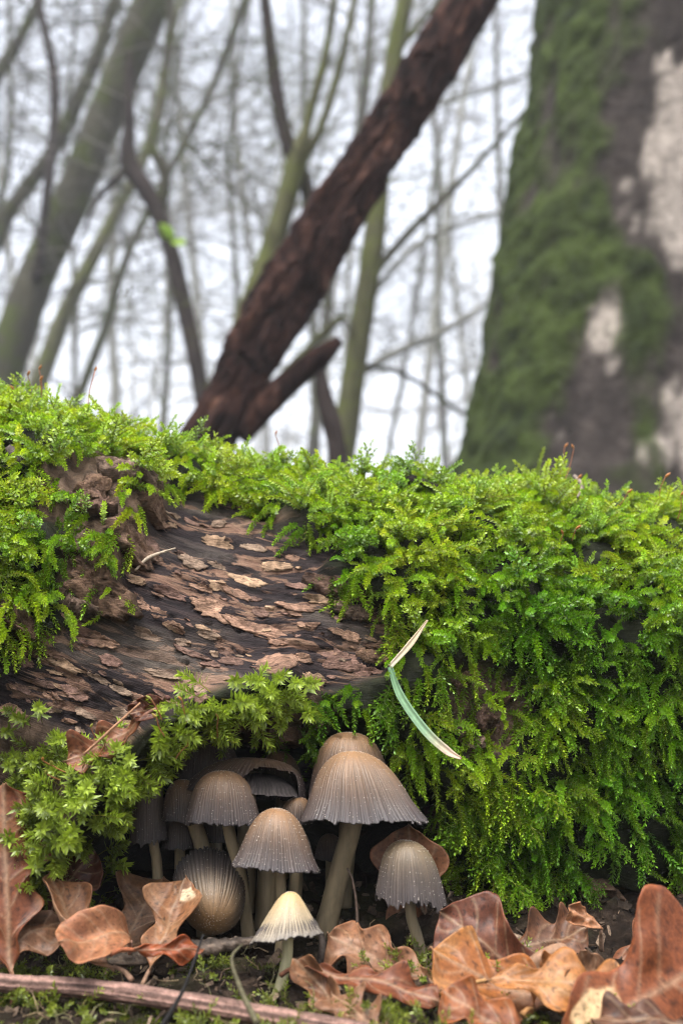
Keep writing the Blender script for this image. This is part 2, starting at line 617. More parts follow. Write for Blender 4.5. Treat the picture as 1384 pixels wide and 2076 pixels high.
lu = np.concatenate([np.linspace(-0.45, -0.136, 50), np.linspace(-0.134, 0.134, 330), np.linspace(0.136, 0.45, 50)])
lt = np.concatenate([np.linspace(R_(-80), R_(112), 300), np.linspace(R_(114), R_(276), 60)])
U, TH = np.meshgrid(lu, lt, indexing='ij')
LP, LN, _, _, Lb, Lc, Lcav, Ld, Lr, Lm = logpt(U, TH, True)
nu, nth = U.shape
i = np.arange(nu - 1)[:, None] * nth
j = np.arange(nth)[None]
j2 = (j + 1) % nth
LF = np.stack([i + j, i + nth + j, i + nth + j2, i + j2], -1).reshape(-1, 4)
LUV = np.stack([U, TH * log_axis(U)[2] + 0.13 * U], -1).reshape(-1, 2)
mossy = np.clip(Lm + 0.9 * Lcav + 0.2 * Ld, 0, 1)  # the dark underlayer colour also covers the hollow, where no moss grows
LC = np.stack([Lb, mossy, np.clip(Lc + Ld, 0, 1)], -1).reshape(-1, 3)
LV = LP.reshape(-1, 3)
nv = len(LV)
ends = []
for k in (0, nu - 1):
    LV = np.vstack([LV, LP[k].mean(0)[None]])
    LUV = np.vstack([LUV, [[lu[k], 0]]])
    LC = np.vstack([LC, [[1, 0, 0]]])
    a = k * nth + np.arange(nth); b_ = k * nth + (np.arange(nth) + 1) % nth
    ends.append(np.stack([np.full(nth, nv), a, b_] if k == 0 else [np.full(nth, nv + 1), b_, a], -1))
log = empty('fallen_log', (0, 0.352, 0.0), label='mossy fallen log with a bare patch of flaking dark wood above the mushrooms', cat='log')
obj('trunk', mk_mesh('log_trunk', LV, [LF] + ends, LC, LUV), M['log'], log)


_fr = LP[50:-50, :290].reshape(-1, 3)
_fu, _ft = U[50:-50, :290].ravel(), TH[50:-50, :290].ravel()
_fx, _fy = proj(_fr)


def log_hit(px, py):
    """(u, theta) of the log surface seen at a photo pixel"""
    d = np.hypot(_fx - px, _fy - py)
    k = np.where(d < max(6.0, d.min() + 1))[0]
    near = k[_fr[k, 1] < _fr[k, 1].min() + 0.004]
    k = near[np.argmin(d[near])]
    return float(_fu[k]), float(_ft[k])


def lognormal(u, th, e=0.0008):
    u, th = np.asarray(u, float), np.asarray(th, float)
    a = logpt(u + e, th) - logpt(u - e, th)
    R = log_axis(u)[2]
    b = logpt(u, th + e / R) - logpt(u, th - e / R)
    n = norm(np.cross(a, b))
    _, n0 = log_base(u, th)
    return np.where((np.sum(n * n0, -1) < 0)[..., None], -n, n)


# ---- flakes and plates of bark lying on the log (each a part of the log)
def flake(u, th, a, b_, rot, thick, col, name='bark_flake', curl=0.0, rough=0.25, seed=0, lift=0.0):
    r = np.random.default_rng(seed)
    ns, nr = (44, 9) if name == 'bark_plate' else (40, 4)
    ang = np.linspace(0, 2 * math.pi, ns, endpoint=False)
    rad = np.ones(ns)
    for k in (1, 2, 3, 5, 8, 11, 14):
        rad += (0.16 if name == 'bark_flake' else 0.2) * r.normal() * np.cos(k * ang + r.uniform(0, 6)) / k ** 0.5
    rad = np.clip(rad + 0.07 * r.normal(size=ns), 0.35, 1.8)
    rr = np.linspace(0, 1, nr + 1)[1:] ** 0.8
    X = np.concatenate([[0], (rr[:, None] * rad * np.cos(ang)).ravel()]) * a
    Y = np.concatenate([[0], (rr[:, None] * rad * np.sin(ang)).ravel()]) * b_
    e = np.concatenate([[0], np.repeat(rr, ns)])
    c, s = math.cos(rot), math.sin(rot)
    R = log_axis(u)[2]
    uu = u + (c * X - s * Y)
    tt = th + (s * X + c * Y) / R - 0.13 * (c * X - s * Y) / R
    base = logpt(uu, tt)
    n = lognormal(np.full(1, u), np.full(1, th))[0]
    # smooth the seat a little so the flake is a stiff piece
    zz = (base - base.mean(0)) @ n
    base = base - 0.45 * zz[:, None] * n
    nz = fbm(np.stack([uu * 180, tt * R * 260, 0 * uu + seed], -1), 3)
    side = r.uniform(0, 2 * math.pi)
    cu = curl * np.clip(e * np.cos(np.concatenate([[0], np.tile(ang, nr)]) - side), 0, 1) ** 2
    n3 = fbm(np.stack([uu * 700, tt * R * 900, 0 * uu + seed], -1), 3, 0.65) if name == 'bark_plate' else 0 * nz
    top = base + n * (thick * (1 + 0.5 * nz) + lift + cu + 0.0011 * n3)[:, None]
    bot = base + n * (np.where(e > 0.95, cu + lift - thick * 0.1, -0.0006))[:, None]
    V = np.vstack([top, bot[-ns:]])
    Fs = []
    jj = np.arange(ns); k2 = (jj + 1) % ns
    Fs.append(np.stack([np.zeros(ns, int), 1 + jj, 1 + k2], -1))
    q = [np.stack([1 + k * ns + jj, 1 + (k + 1) * ns + jj, 1 + (k + 1) * ns + k2, 1 + k * ns + k2], -1) for k in range(nr - 1)]
    o0 = 1 + (nr - 1) * ns
    q.append(np.stack([o0 + jj, len(top) + jj, len(top) + k2, o0 + k2], -1))
    Fs.append(np.concatenate(q))
    shade = 1 + 0.5 * nz + 0.7 * n3
    cc = np.asarray(col)[None] * shade[:, None]
    cc = np.vstack([cc, np.repeat(np.asarray(col)[None] * 0.45, ns, 0)])
    me = mk_mesh(name, V, Fs, np.clip(cc, 0.005, 0.8), None, True)
    return obj(name, me, M['flake'], log)


TAN = [tuple(1.0 * q for q in c) for c in [(0.33, 0.20, 0.135), (0.27, 0.16, 0.11), (0.38, 0.25, 0.16), (0.22, 0.13, 0.10), (0.30, 0.21, 0.15), (0.18, 0.11, 0.085)]]
# flakes seen in the photograph: px, py, half length px, half width px
FL = [(430, 1240, 42, 16), (520, 1280, 62, 13), (500, 1180, 40, 12), (690, 1335, 42, 16), (385, 1140, 24, 14), (300, 1105, 26, 18), (600, 1335, 24, 8),
      (480, 1205, 30, 8), (130, 1348, 44, 8), (150, 1405, 24, 9), (245, 1448, 18, 8), (45, 1395, 14, 7), (30, 1440, 26, 9), (545, 1350, 42, 20),
      (440, 1105, 34, 10), (350, 1205, 30, 8), (300, 1290, 30, 7), (380, 1320, 34, 6), (700, 1290, 30, 8), (600, 1235, 40, 7), (560, 1150, 40, 8),
      (225, 1340, 24, 8), (330, 1370, 30, 6), (470, 1345, 26, 6), (200, 1300, 40, 12), (320, 1205, 12, 5), (640, 1380, 22, 10), (730, 1360, 20, 12),
      (250, 1400, 22, 6), (90, 1385, 20, 5), (410, 1195, 22, 6), (560, 1305, 20, 5), (650, 1215, 30, 6), (170, 1275, 36, 8), (420, 1290, 26, 6),
      (750, 1310, 18, 6), (350, 1270, 22, 5), (105, 1325, 20, 5), (280, 1425, 16, 5), (605, 1190, 26, 6), (515, 1110, 30, 6)]
for k, (x, y, a, b_) in enumerate(FL):
    u, th = log_hit(x, y)
    s = 0.00013
    flake(u, th, a * s, b_ * s * 1.3, random.uniform(-0.15, 0.1), random.uniform(0.0002, 0.0004), TAN[k % 6], seed=k, rough=0.3, curl=random.uniform(0, 0.0012))
for k in range(110):
    while True:
        x, y = random.uniform(-10, 820), random.uniform(1040, 1490)
        if polydist(np.array([x]), np.array([y]), BARE)[0] > 10: break
    u, th = log_hit(x, y)
    a = random.uniform(5, 20)
    flake(u, th, a * 0.00013, a * random.uniform(0.2, 0.5) * 0.00016, random.uniform(-0.25, 0.2), random.uniform(0.00012, 0.0003), TAN[k % 6], seed=300 + k, rough=0.34, curl=random.uniform(0, 0.0008))
# thick plates of old bark on the left and single lumps
PL = [(200, 1185, 62, 40, 0.004), (250, 1090, 55, 26, 0.003), (200, 1040, 45, 22, 0.003), (265, 965, 60, 22, 0.004), (185, 1000, 34, 24, 0.003), (300, 1030, 34, 14, 0.003),
      (85, 985, 18, 16, 0.002), (150, 1115, 30, 18, 0.003), (40, 1280, 30, 20, 0.002), (320, 950, 30, 12, 0.002), (190, 1140, 36, 14, 0.003), (155, 1230, 30, 18, 0.003), (310, 920, 40, 12, 0.002),
      (480, 985, 30, 10, 0.001), (660, 1195, 40, 16, 0.002), (720, 1245, 36, 14, 0.002), (770, 1330, 40, 22, 0.0008),
      (560, 1490, 50, 26, 0.003), (500, 1470, 30, 20, 0.003), (640, 1470, 26, 18, 0.002), (885, 1275, 18, 14, 0.002), (935, 1385, 22, 16, 0.002), (985, 1470, 26, 18, 0.002),
      (960, 1500, 26, 14, 0.002), (1020, 1420, 22, 14, 0.002), (1190, 1810, 46, 24, 0.004), (1280, 1835, 60, 24, 0.004), (1350, 1800, 40, 22, 0.003), (1230, 1860, 50, 20, 0.003), (930, 1770, 26, 24, 0.003), (1150, 1850, 30, 20, 0.003)]
PC = [tuple(0.7 * q for q in c) for c in [(0.19, 0.115, 0.075), (0.25, 0.155, 0.105), (0.15, 0.09, 0.065), (0.22, 0.15, 0.11)]]
for k, (x, y, a, b_, t_) in enumerate(PL):
    u, th = log_hit(x, y)
    flake(u, th, a * 0.000128, b_ * 0.00016, random.uniform(-0.3, 0.3), t_, PC[k % 4], 'bark_plate', 0.0015, 0.3, seed=100 + k)

# ------------------------------------------------------------------ moss: shoots with tiny leaves
def leaf4(l, w, fold):
    return np.array([[0, 0, 0], [-w / 2, l * 0.45, fold], [0, l, 0.25 * l], [w / 2, l * 0.45, fold]])


def shoot_template(seed, L, nleaf, ll, lw, spread, curve, star=False, branches=0, pale=1.0):
    r = np.random.default_rng(seed)
    V, Fc, C = [], [], []
    n = 0

    def axis(p0, d0, bend, length, k, tip_only=False, lscale=1.0):
        nonlocal n
        d = norm(d0)
        pts = [np.array(p0, float)]
        m = 10
        for q in range(m):
            d = norm(d + np.asarray(bend) / m + 0.05 * r.normal(size=3))
            pts.append(pts[-1] + d * length / m)
        pts = np.array(pts)
        ph = r.uniform(0, 6)
        for q in range(k):
            t = (q + 0.5) / k
            tt = t if not tip_only else 0.35 + 0.65 * t ** 0.7
            f = tt * m
            a = min(int(f), m - 1)
            p = pts[a] + (pts[a + 1] - pts[a]) * (f - a)
            T = norm(pts[a + 1] - pts[a])
            ref = np.array([0, 1.0, 0]) if abs(T[1]) < 0.8 else np.array([1.0, 0, 0])
            X = norm(np.cross(T, ref)); Y = np.cross(T, X)
            ph += 2.39996 + r.normal() * 0.15
            rad = math.cos(ph) * X + math.sin(ph) * Y
            sp_ = spread * (1 - 0.55 * tt ** 3) + 0.15 * r.normal()
            dirl = norm(T * math.cos(sp_) + rad * math.sin(sp_))
            side = norm(np.cross(dirl, rad + 0.01 * T))
            up = np.cross(side, dirl)
            size = lscale * (1.0 - 0.35 * tt ** 2) * r.uniform(0.8, 1.2) * (0.6 + 0.4 * min(1, tt * 4))
            lf = leaf4(ll * size, lw * size, 0.22 * lw)
            V.append(p + lf[:, :1] * side + lf[:, 1:2] * dirl - lf[:, 2:3] * up * (-1))
            Fc.append(np.array([[0, 1, 2], [0, 2, 3]]) + n)
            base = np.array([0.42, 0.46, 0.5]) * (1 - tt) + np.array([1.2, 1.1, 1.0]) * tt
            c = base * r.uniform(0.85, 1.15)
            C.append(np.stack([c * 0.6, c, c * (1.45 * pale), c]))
            n += 4
        # stem: three-sided
        sv, sf = tube(pts[[0, 4, 7, 10]], np.linspace(0.00013, 0.00006, 4), 3, False)
        V.append(sv); Fc.append(np.concatenate([np.stack([sf[0][:, 0], sf[0][:, 1], sf[0][:, 2]], -1), np.stack([sf[0][:, 0], sf[0][:, 2], sf[0][:, 3]], -1)]) + n)
        C.append(np.tile([[0.9, 0.6, 0.5]], (len(sv), 1)))
        n += len(sv)
        return pts

    main = axis((0, 0, 0), (0.05 * r.normal(), 0.05 * r.normal(), 1), (curve, 0.25 * r.normal(), 0), L, nleaf, star)
    for k in range(branches):
        t = 0.2 + 0.6 * (k + r.uniform(0, 0.6)) / branches
        a = int(t * 10)
        T = norm(main[min(a + 1, 10)] - main[a])
        sgn = 1 if k % 2 else -1
        axis(main[a], T * 0.7 + np.array([0.15 * r.normal(), sgn * 0.8, 0.2 * r.normal()]), (curve * 0.6, 0, 0.1), L * (0.5 - 0.35 * t), int(nleaf * 0.33), False, 0.95)
    return np.concatenate(V), np.concatenate(Fc), np.concatenate(C)


T_A = [shoot_template(k, 0.0105, 74, 0.00125, 0.0006, 0.80, 1.3) for k in range(8)]
T_F = [shoot_template(20 + k, 0.0125, 44, 0.0013, 0.0007, 0.8, 0.9, branches=7) for k in range(4)]
T_S = [shoot_template(40 + k, 0.0085, 34, 0.0027, 0.0008, 0.95, 0.45, True) for k in range(6)]
T_T = [shoot_template(60 + k, 0.0075, 26, 0.0016, 0.0006, 0.8, 0.7) for k in range(4)]


def place_shoots(name, templates, pos, dirs, droop, scale, colour, label, group=None):
    """all shoots of one moss growth as one mesh"""
    n = len(pos)
    which = rng.integers(0, len(templates), n)
    Z = norm(dirs)
    X = droop - Z * np.sum(droop * Z, -1, keepdims=True) + 0.35 * rng.normal(size=(n, 3))
    X = norm(X - Z * np.sum(X * Z, -1, keepdims=True))
    Y = np.cross(Z, X)
    Vs, Fs, Cs, off = [], [], [], 0
    for k, (tv, tf, tc) in enumerate(templates):
        m = np.where(which == k)[0]
        if not len(m): continue
        s = scale[m, None, None]
        W = pos[m, None] + s * (tv[None, :, :1] * X[m, None] + tv[None, :, 1:2] * Y[m, None] + tv[None, :, 2:] * Z[m, None])
        Cc = tc[None] * colour[m, None]
        Vs.append(W.reshape(-1, 3)); Cs.append(Cc.reshape(-1, 3))
        Fs.append((tf[None] + (np.arange(len(m)) * len(tv))[:, None, None]).reshape(-1, 3) + off)
        off += len(m) * len(tv)
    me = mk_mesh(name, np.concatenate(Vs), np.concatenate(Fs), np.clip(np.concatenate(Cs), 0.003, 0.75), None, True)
    return obj(name, me, M['moss'], kind='stuff', label=label, cat='moss')


def moss_density(px, py, th):
    d = np.ones_like(px)
    d *= np.where(polydist(px, py, BAREM) > -4, 0.0, 1)
    ch = polydist(px, py, CHUNK) > 0
    q = np.stack([px / 55, py / 40, 0 * px], -1)
    nz = fbm(q, 3)
    d = np.where(ch, np.where(nz > 0.26, 0.8, 0.02), d)
    d *= np.where(polydist(px, py, CAVITY) > -6, 0.0, 1)
    d = np.where(polydist(px, py + 25, DIRT) > -20, np.where(nz > 0.2, 0.5, 0.03), d)
    d = np.where(polydist(px, py + 50, LOWR) > 0, np.where(nz > 0.22, 0.5, 0.02), d)
    d = np.where(polydist(px, py, MIDB) > 0, np.where(nz > 0.1, 0.8, 0.05), d)
    d = np.where(polydist(px, py, LEFTLOW) > 10, np.where(nz > -0.12, 0.9, 0.15), d)
    mid = (px > 600) & (px < 930) & (py > 1320) & (py < 1720)
    d = np.where(mid, d * np.where(nz > -0.15, 0.9, 0.15), d)
    thin = (px > 880) & (py > 1560)
    d = np.where(thin, d * np.where(nz > -0.3, 1, 0.2), d)
    d = np.where((px > 640) & (px < 790) & (py > 1440) & (py < 1540), 0.0, d)
    leafspot = (px > 150) & (px < 300) & (py > 1440) & (py < 1545)
    d = np.where(leafspot, 0.0, d)
    return np.where(th > R_(78), 1.0, d)      # round the back of the log the moss is unbroken


NC = 23500
cu_ = rng.uniform(-0.15, 0.15, NC)
ct_ = rng.uniform(R_(-70), R_(125), NC)
cpos, _, _, _, cb, cc_, ccav, cd_, cr_, cm_ = logpt(cu_, ct_, True)
cn = lognormal(cu_, ct_)
cx, cy = proj(cpos)
dens = moss_density(cx, cy, ct_)
clump = fbm(np.stack([cu_ * 110, ct_ * 0.073 * 110, 0 * cu_ + 5], -1), 3)
dens = dens * np.clip(0.75 + 1.1 * clump, 0.25, 1.0)
view = norm(np.array([0, 0, CZ]) - cpos)
vis = np.sum(view * cn, -1)
dens = dens * np.where(vis > -0.25, 1.0, 0.35) * np.where(np.abs(cx - 692) > 800, 0.4, 1.0)
keep = rng.uniform(size=NC) < dens
star = (polydist(cx, cy, RIDGE, False) < 75) & (cx < 600) & (cy > 1330)
star |= (cx < 260) & (cy > 1430) & (cy < 1900)
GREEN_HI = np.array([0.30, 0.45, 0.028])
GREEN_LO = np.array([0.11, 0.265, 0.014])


def grow_dirs(nrm, pos, k):
    n_ = len(nrm)
    upness = np.clip(nrm[:, 2:3], 0, 1)
    down = np.array([[0.0, -0.15, -1.0]])
    d = nrm * 0.85 + down * 0.40 * (1 - upness) + np.array([[0, -0.35, 0.12]]) * upness + rng.normal(size=(n_, 3)) * k
    return norm(d)


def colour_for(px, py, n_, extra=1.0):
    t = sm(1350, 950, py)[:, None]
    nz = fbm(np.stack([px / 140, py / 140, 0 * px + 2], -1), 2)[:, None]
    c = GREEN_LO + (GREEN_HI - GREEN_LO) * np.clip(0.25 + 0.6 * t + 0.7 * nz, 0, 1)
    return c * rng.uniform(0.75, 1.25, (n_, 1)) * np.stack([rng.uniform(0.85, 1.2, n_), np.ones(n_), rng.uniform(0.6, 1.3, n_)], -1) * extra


DN = np.array([[0, -0.2, -1.0]])
a = keep & ~star
feather = a & (rng.uniform(size=NC) < 0.13)
plain = a & ~feather
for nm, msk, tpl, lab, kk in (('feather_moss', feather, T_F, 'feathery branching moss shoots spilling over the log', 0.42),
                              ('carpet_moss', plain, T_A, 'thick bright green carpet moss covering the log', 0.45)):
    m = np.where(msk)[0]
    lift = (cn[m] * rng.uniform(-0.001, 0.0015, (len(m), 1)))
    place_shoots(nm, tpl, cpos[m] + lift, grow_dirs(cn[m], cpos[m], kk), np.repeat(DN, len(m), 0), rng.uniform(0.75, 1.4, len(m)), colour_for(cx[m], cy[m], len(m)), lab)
# star-leaved moss on the lip of bark over the mushrooms
ND = 11000
su = rng.uniform(-0.125, 0.01, ND); st_ = rng.uniform(R_(-60), R_(20), ND)
spos = logpt(su, st_); snr = lognormal(su, st_)
sx, sy = proj(spos)
rd = polydist(sx, sy, RIDGE, False)
sdens = np.exp(-(rd / 50) ** 2) * 0.95 + 0.16 * ((sx < 260) & (sy > 1440) & (sy < 1900))
sdens = sdens * moss_density(sx, sy, st_)
m = np.where(rng.uniform(size=ND) < sdens)[0]
sdir = norm(snr[m] * 0.7 + np.array([[0.0, -0.3, 0.45]]) + rng.normal(size=(len(m), 3)) * 0.4)
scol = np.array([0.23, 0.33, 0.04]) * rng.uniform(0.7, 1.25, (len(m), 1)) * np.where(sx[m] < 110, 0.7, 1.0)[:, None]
place_shoots('star_moss', T_S, spos[m] - snr[m] * 0.001, sdir, np.repeat(DN, len(m), 0), rng.uniform(0.75, 1.35, len(m)), scol, 'pointed star-leaved moss along the bark lip over the mushrooms')
# moss tufts on the soil in front
NG = 2000
fx = rng.uniform(-0.10, 0.06, NG); fy = rng.uniform(0.215, 0.268, NG)
nzg = fbm(np.stack([fx * 70, fy * 90, 0 * fx], -1), 3)
m = np.where((nzg > -0.03) & (rng.uniform(size=NG) < 0.75))[0]
fpos = np.stack([fx, fy, ground_z(fx, fy)], -1)[m]
fdir = norm(np.array([[0, -0.1, 0.7]]) + rng.normal(size=(len(m), 3)) * 0.7)
place_shoots('ground_moss', T_T, fpos, fdir, np.repeat(DN, len(m), 0), rng.uniform(0.6, 1.1, len(m)), np.array([0.19, 0.25, 0.03]) * rng.uniform(0.4, 1.2, (len(m), 1)), 'sparse tufts of moss on the soil in front of the mushrooms')
# one tall shoot standing up from the crest
u, th = log_hit(1100, 965)
tp = logpt(np.array([u]), np.array([th + 0.1]))
tall = place_shoots('tall_moss_shoot', [shoot_template(90, 0.0135, 90, 0.0013, 0.0006, 0.8, 0.15)], tp + np.array([[0, 0, 0.004]]), np.array([[0.03, 0.0, 1.0]]), np.array([[1.0, 0, 0]]), np.array([1.05]), np.array([[0.25, 0.34, 0.06]]), 'single tall moss shoot standing up from the crest of the log')
tall['kind'] = 'thing'

# ------------------------------------------------------------------ mushrooms
PROF = {
    'bell': [(0, 1), (.2, .97), (.4, .87), (.57, .70), (.70, .5), (.81, .29), (.92, .11), (1, 0)],
    'dome': [(0, 1), (.25, .98), (.5, .89), (.7, .72), (.83, .5), (.92, .26), (.975, .09), (1, 0)],
    'cone': [(0, 1), (.17, .96), (.33, .83), (.5, .62), (.66, .41), (.84, .17), (1, 0)],
    'wide': [(0, 1), (.3, .97), (.55, .86), (.75, .66), (.88, .4), (.96, .15), (1, 0)],
}
DARK = [(0.0, (0.26, 0.135, 0.057)), (0.18, (0.225, 0.124, 0.06)), (0.45, (0.155, 0.093, 0.053)), (0.75, (0.072, 0.048, 0.037)), (1.0, (0.040, 0.031, 0.032))]
PALE = [(0.0, (0.42, 0.25, 0.09)), (0.2, (0.42, 0.29, 0.135)), (0.5, (0.34, 0.26, 0.155)), (0.85, (0.23, 0.19, 0.135)), (1.0, (0.15, 0.13, 0.11))]
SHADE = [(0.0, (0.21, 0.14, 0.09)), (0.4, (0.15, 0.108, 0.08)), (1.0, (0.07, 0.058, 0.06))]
GREYT = [(0.0, (0.17, 0.115, 0.06)), (0.35, (0.135, 0.097, 0.058)), (0.7, (0.074, 0.056, 0.045)), (1.0, (0.055, 0.044, 0.043))]


def grad(t, stops):
    ps = [s[0] for s in stops]
    return np.stack([np.interp(t, ps, [s[1][k] for s in stops]) for k in range(3)], -1)


def mushroom(label, left, right, apex, d, prof='bell', nod=0.0, colours=DARK, pleats=84, depth=0.05, stem=None, stem_r=0.002, seed=0, tear=None, dL=None, dR=None, dA=None, granules=220, ragged=0.035, stem_col=(0.29, 0.225, 0.135), squash=1.0, ground_stem=True):
    r = np.random.default_rng(500 + seed)
    Lp, Rp, Ap = P(*left, dL or d), P(*right, dR or d), P(*apex, dA or d)
    C = (Lp + Rp) / 2
    X = norm(Rp - Lp)
    rad = np.linalg.norm(Rp - Lp) / 2
    up = Ap - C
    shear = np.dot(up, X)
    Zv = up - X * shear
    H = np.linalg.norm(Zv)
    Z = Zv / H
    Y = norm(np.cross(Z, X))
    cn_, sn_ = math.cos(nod), math.sin(nod)
    Z, Y = Z * cn_ + Y * sn_, Y * cn_ - Z * sn_     # nod > 0 leans the top away from the viewer
    prf = np.array(PROF[prof])
    spl = smooth_path(np.column_stack([prf, np.zeros(len(prf))]), 26)
    pr, pz = np.clip(spl[:, 0], 0, None), spl[:, 1]
    tt = np.concatenate([[0], np.cumsum(np.hypot(np.diff(pr) * rad, np.diff(pz) * H))]); tt /= tt[-1]
    seg = pleats * 4
    w = r.uniform(0.6, 1.4, pleats); edges = np.concatenate([[0], np.cumsum(w)]) / w.sum() * 2 * math.pi
    ang = np.concatenate([edges[k] + (edges[k + 1] - edges[k]) * np.array([0, .25, .5, .75]) for k in range(pleats)])
    groove = np.tile([1.0, 0.25, 0.0, 0.25], pleats) * np.repeat(r.uniform(0.6, 1.25, pleats), 4)
    start = np.repeat(r.uniform(0.12, 0.36, pleats), 4)
    amp = depth * np.clip((tt[1:, None] - start[None]) / 0.4, 0, 1)
    wob = 1 + 0.03 * fbm(np.stack([np.cos(ang) * 1.6 + seed * 3.1, np.sin(ang) * 1.6, 0 * ang], -1), 2)[None] * sm(0.2, 1, tt[1:])[:, None] * 2.2
    RR = pr[1:, None] * rad * (1 - amp * groove[None]) * wob
    zr = np.repeat(r.normal(size=pleats), 4) * ragged * 0.35 + ragged * 1.6 * fbm(np.stack([np.cos(ang) * 3 + seed, np.sin(ang) * 3, 0 * ang + 4], -1), 3)
    ZZ = pz[1:, None] * H + (zr * H)[None] * sm(0.7, 1.0, tt[1:])[:, None]
    def place(x, y, z):
        return C + X * (x + shear * (z / H))[..., None] + Y * (y * squash)[..., None] + Z * z[..., None]
    V = place(RR * np.cos(ang), RR * np.sin(ang), ZZ).reshape(-1, 3)
    V = np.vstack([place(np.zeros(1), np.zeros(1), np.full(1, H)), V])
    n = len(tt) - 1
    jj = np.arange(seg); k2 = (jj + 1) % seg
    F3 = np.stack([np.zeros(seg, int), 1 + jj, 1 + k2], -1)
    F4 = np.concatenate([np.stack([1 + k * seg + jj, 1 + (k + 1) * seg + jj, 1 + (k + 1) * seg + k2, 1 + k * seg + k2], -1) for k in range(n - 1)])
    ring = np.repeat(np.arange(n - 1), seg)
    tn = tt[1:, None] + 0 * ang[None]
    tn = np.clip(tn + 0.10 * fbm(np.stack([np.cos(ang) * 2.2 + 0 * tn, np.sin(ang) * 2.2 + 0 * tn, tn * 3 + seed], -1), 3), 0, 1)
    colr = grad(tn, colours)
    colr = colr * (1 - (0.2 if colours is PALE else 0.38) * np.clip(groove[None], 0, 1) * np.clip((tt[1:, None] - start) / 0.3, 0, 1))[..., None]
    colr = colr * (1 + 0.25 * np.repeat(r.normal(size=pleats), 4) * 0.35)[None, :, None]
    Cc = np.vstack([grad(np.zeros(1), colours), colr.reshape(-1, 3)])
    if tear is not None:                       # a torn-away part of the cap: angle range, ring fraction
        a0, a1, t0 = tear
        am = ang[np.tile(jj, n - 1)]
        edge = t0 + 0.10 * fbm(np.stack([am * 5, 0 * am, 0 * am + seed], -1), 4) + 0.25 * np.clip(np.minimum(am - a0, a1 - am) * -4 + 0.6, 0, 1)
        gone = (am > a0) & (am < a1) & (tt[1:][ring] > edge)
        F4 = F4[~gone]
    base = P(*stem[-1]) if stem else C - Z * 0.03
    if stem and ground_stem:
        base[2] = min(base[2], float(ground_z(base[0], base[1])) + 0.002)
    t = empty('mushroom', base, label=label, cat='mushroom', group='mushrooms growing in a cluster under the log')
    capo = obj('cap', mk_mesh('cap', V, [F3, F4], np.clip(Cc, 0.01, 0.9)), M['cap'], t)
    # gills: pleated lining under the cap, closing against the stem
    kk = np.linspace(1, 0.12, 8)
    gr = kk[:, None] * RR[-1][None] * (0.985 - 0.03 * (groove[None] > 0.5) * kk[:, None])
    gz = ZZ[-1][None] * kk[:, None] ** 3 + H * (1 - kk[:, None] ** 1.6) * 0.60 - 0.0002
    zr2 = np.where(np.arange(seg) % 4 == 0, 0.0014, 0.0)[None] * sm(0.1, 0.5, kk)[:, None] * sm(1.0, 0.93, kk)[:, None]
    gV = place(gr * np.cos(ang), gr * np.sin(ang), gz + zr2).reshape(-1, 3)
    gF = np.concatenate([np.stack([k * seg + jj, k * seg + k2, (k + 1) * seg + k2, (k + 1) * seg + jj], -1) for k in range(7)])
    gc = np.tile(np.array([[0.075, 0.062, 0.058]]) if colours is not PALE else np.array([[0.12, 0.10, 0.09]]), (len(gV), 1)) * np.tile(np.where(np.arange(seg) % 4 == 0, 0.5, 1.1), 8)[:, None]
    obj('gills', mk_mesh('gills', gV, gF, gc), M['gill'], capo)
    # veil granules sitting on the cap
    granules = int(granules * 1.9)
    if granules:
        g = MB()
        oc = np.array([[1, 0, 0], [-1, 0, 0], [0, 1, 0], [0, -1, 0], [0, 0, 1], [0, 0, -1]], float)
        of = np.array([[0, 2, 4], [2, 1, 4], [1, 3, 4], [3, 0, 4], [2, 0, 5], [1, 2, 5], [3, 1, 5], [0, 3, 5]])
        pick = r.integers(0, n, granules); pj = (jj[seg // 2 - 1] + 0 * pick + r.integers(0, seg, granules)) % seg
        for a_, b_ in zip(pick, pj):
            if tear is not None and tear[0] < ang[b_] < tear[1] and tt[1:][a_] > tear[2] - 0.1: continue
            if groove[b_] > 0.5: b_ = (b_ + 2) % seg
            s_ = r.uniform(0.00006, 0.000145)
            g.add(V[1 + a_ * seg + b_] + oc * s_ * r.uniform(0.6, 1.3, (1, 3)), of, np.array([0.5, 0.44, 0.38]) * r.uniform(0.6, 1.1))
        obj('veil_granules', g.mesh('veil_granules'), M['granule'], capo, kind='stuff')
    if stem:
        pts = [P(*q) for q in stem]
        pts[-1] = np.array([base[0], base[1], base[2] - 0.002])
        top = C + Z * H * 0.62 + X * shear * 0.6
        path = smooth_path([top] + pts, 30)
        kk = np.linspace(0, 1, 30)
        rr = stem_r * (0.86 + 0.12 * kk + 0.16 * sm(0.85, 1, kk))
        fib = 1 + 0.04 * np.random.default_rng(seed).normal(size=14)
        sv, sf = tube(path, rr[:, None] * fib[None], 14)
        nz = fbm(np.stack([sv[:, 0] * 900, sv[:, 1] * 900, sv[:, 2] * 120], -1), 3)
        sc_ = np.asarray(stem_col)[None] * (1 + 0.3 * nz)[:, None] * (1.05 - 0.35 * np.append(np.repeat(kk, 14), [0, 1]))[:, None]
        obj('stem', mk_mesh('stem', sv, sf, sc_), M['stem'], t)
    return t


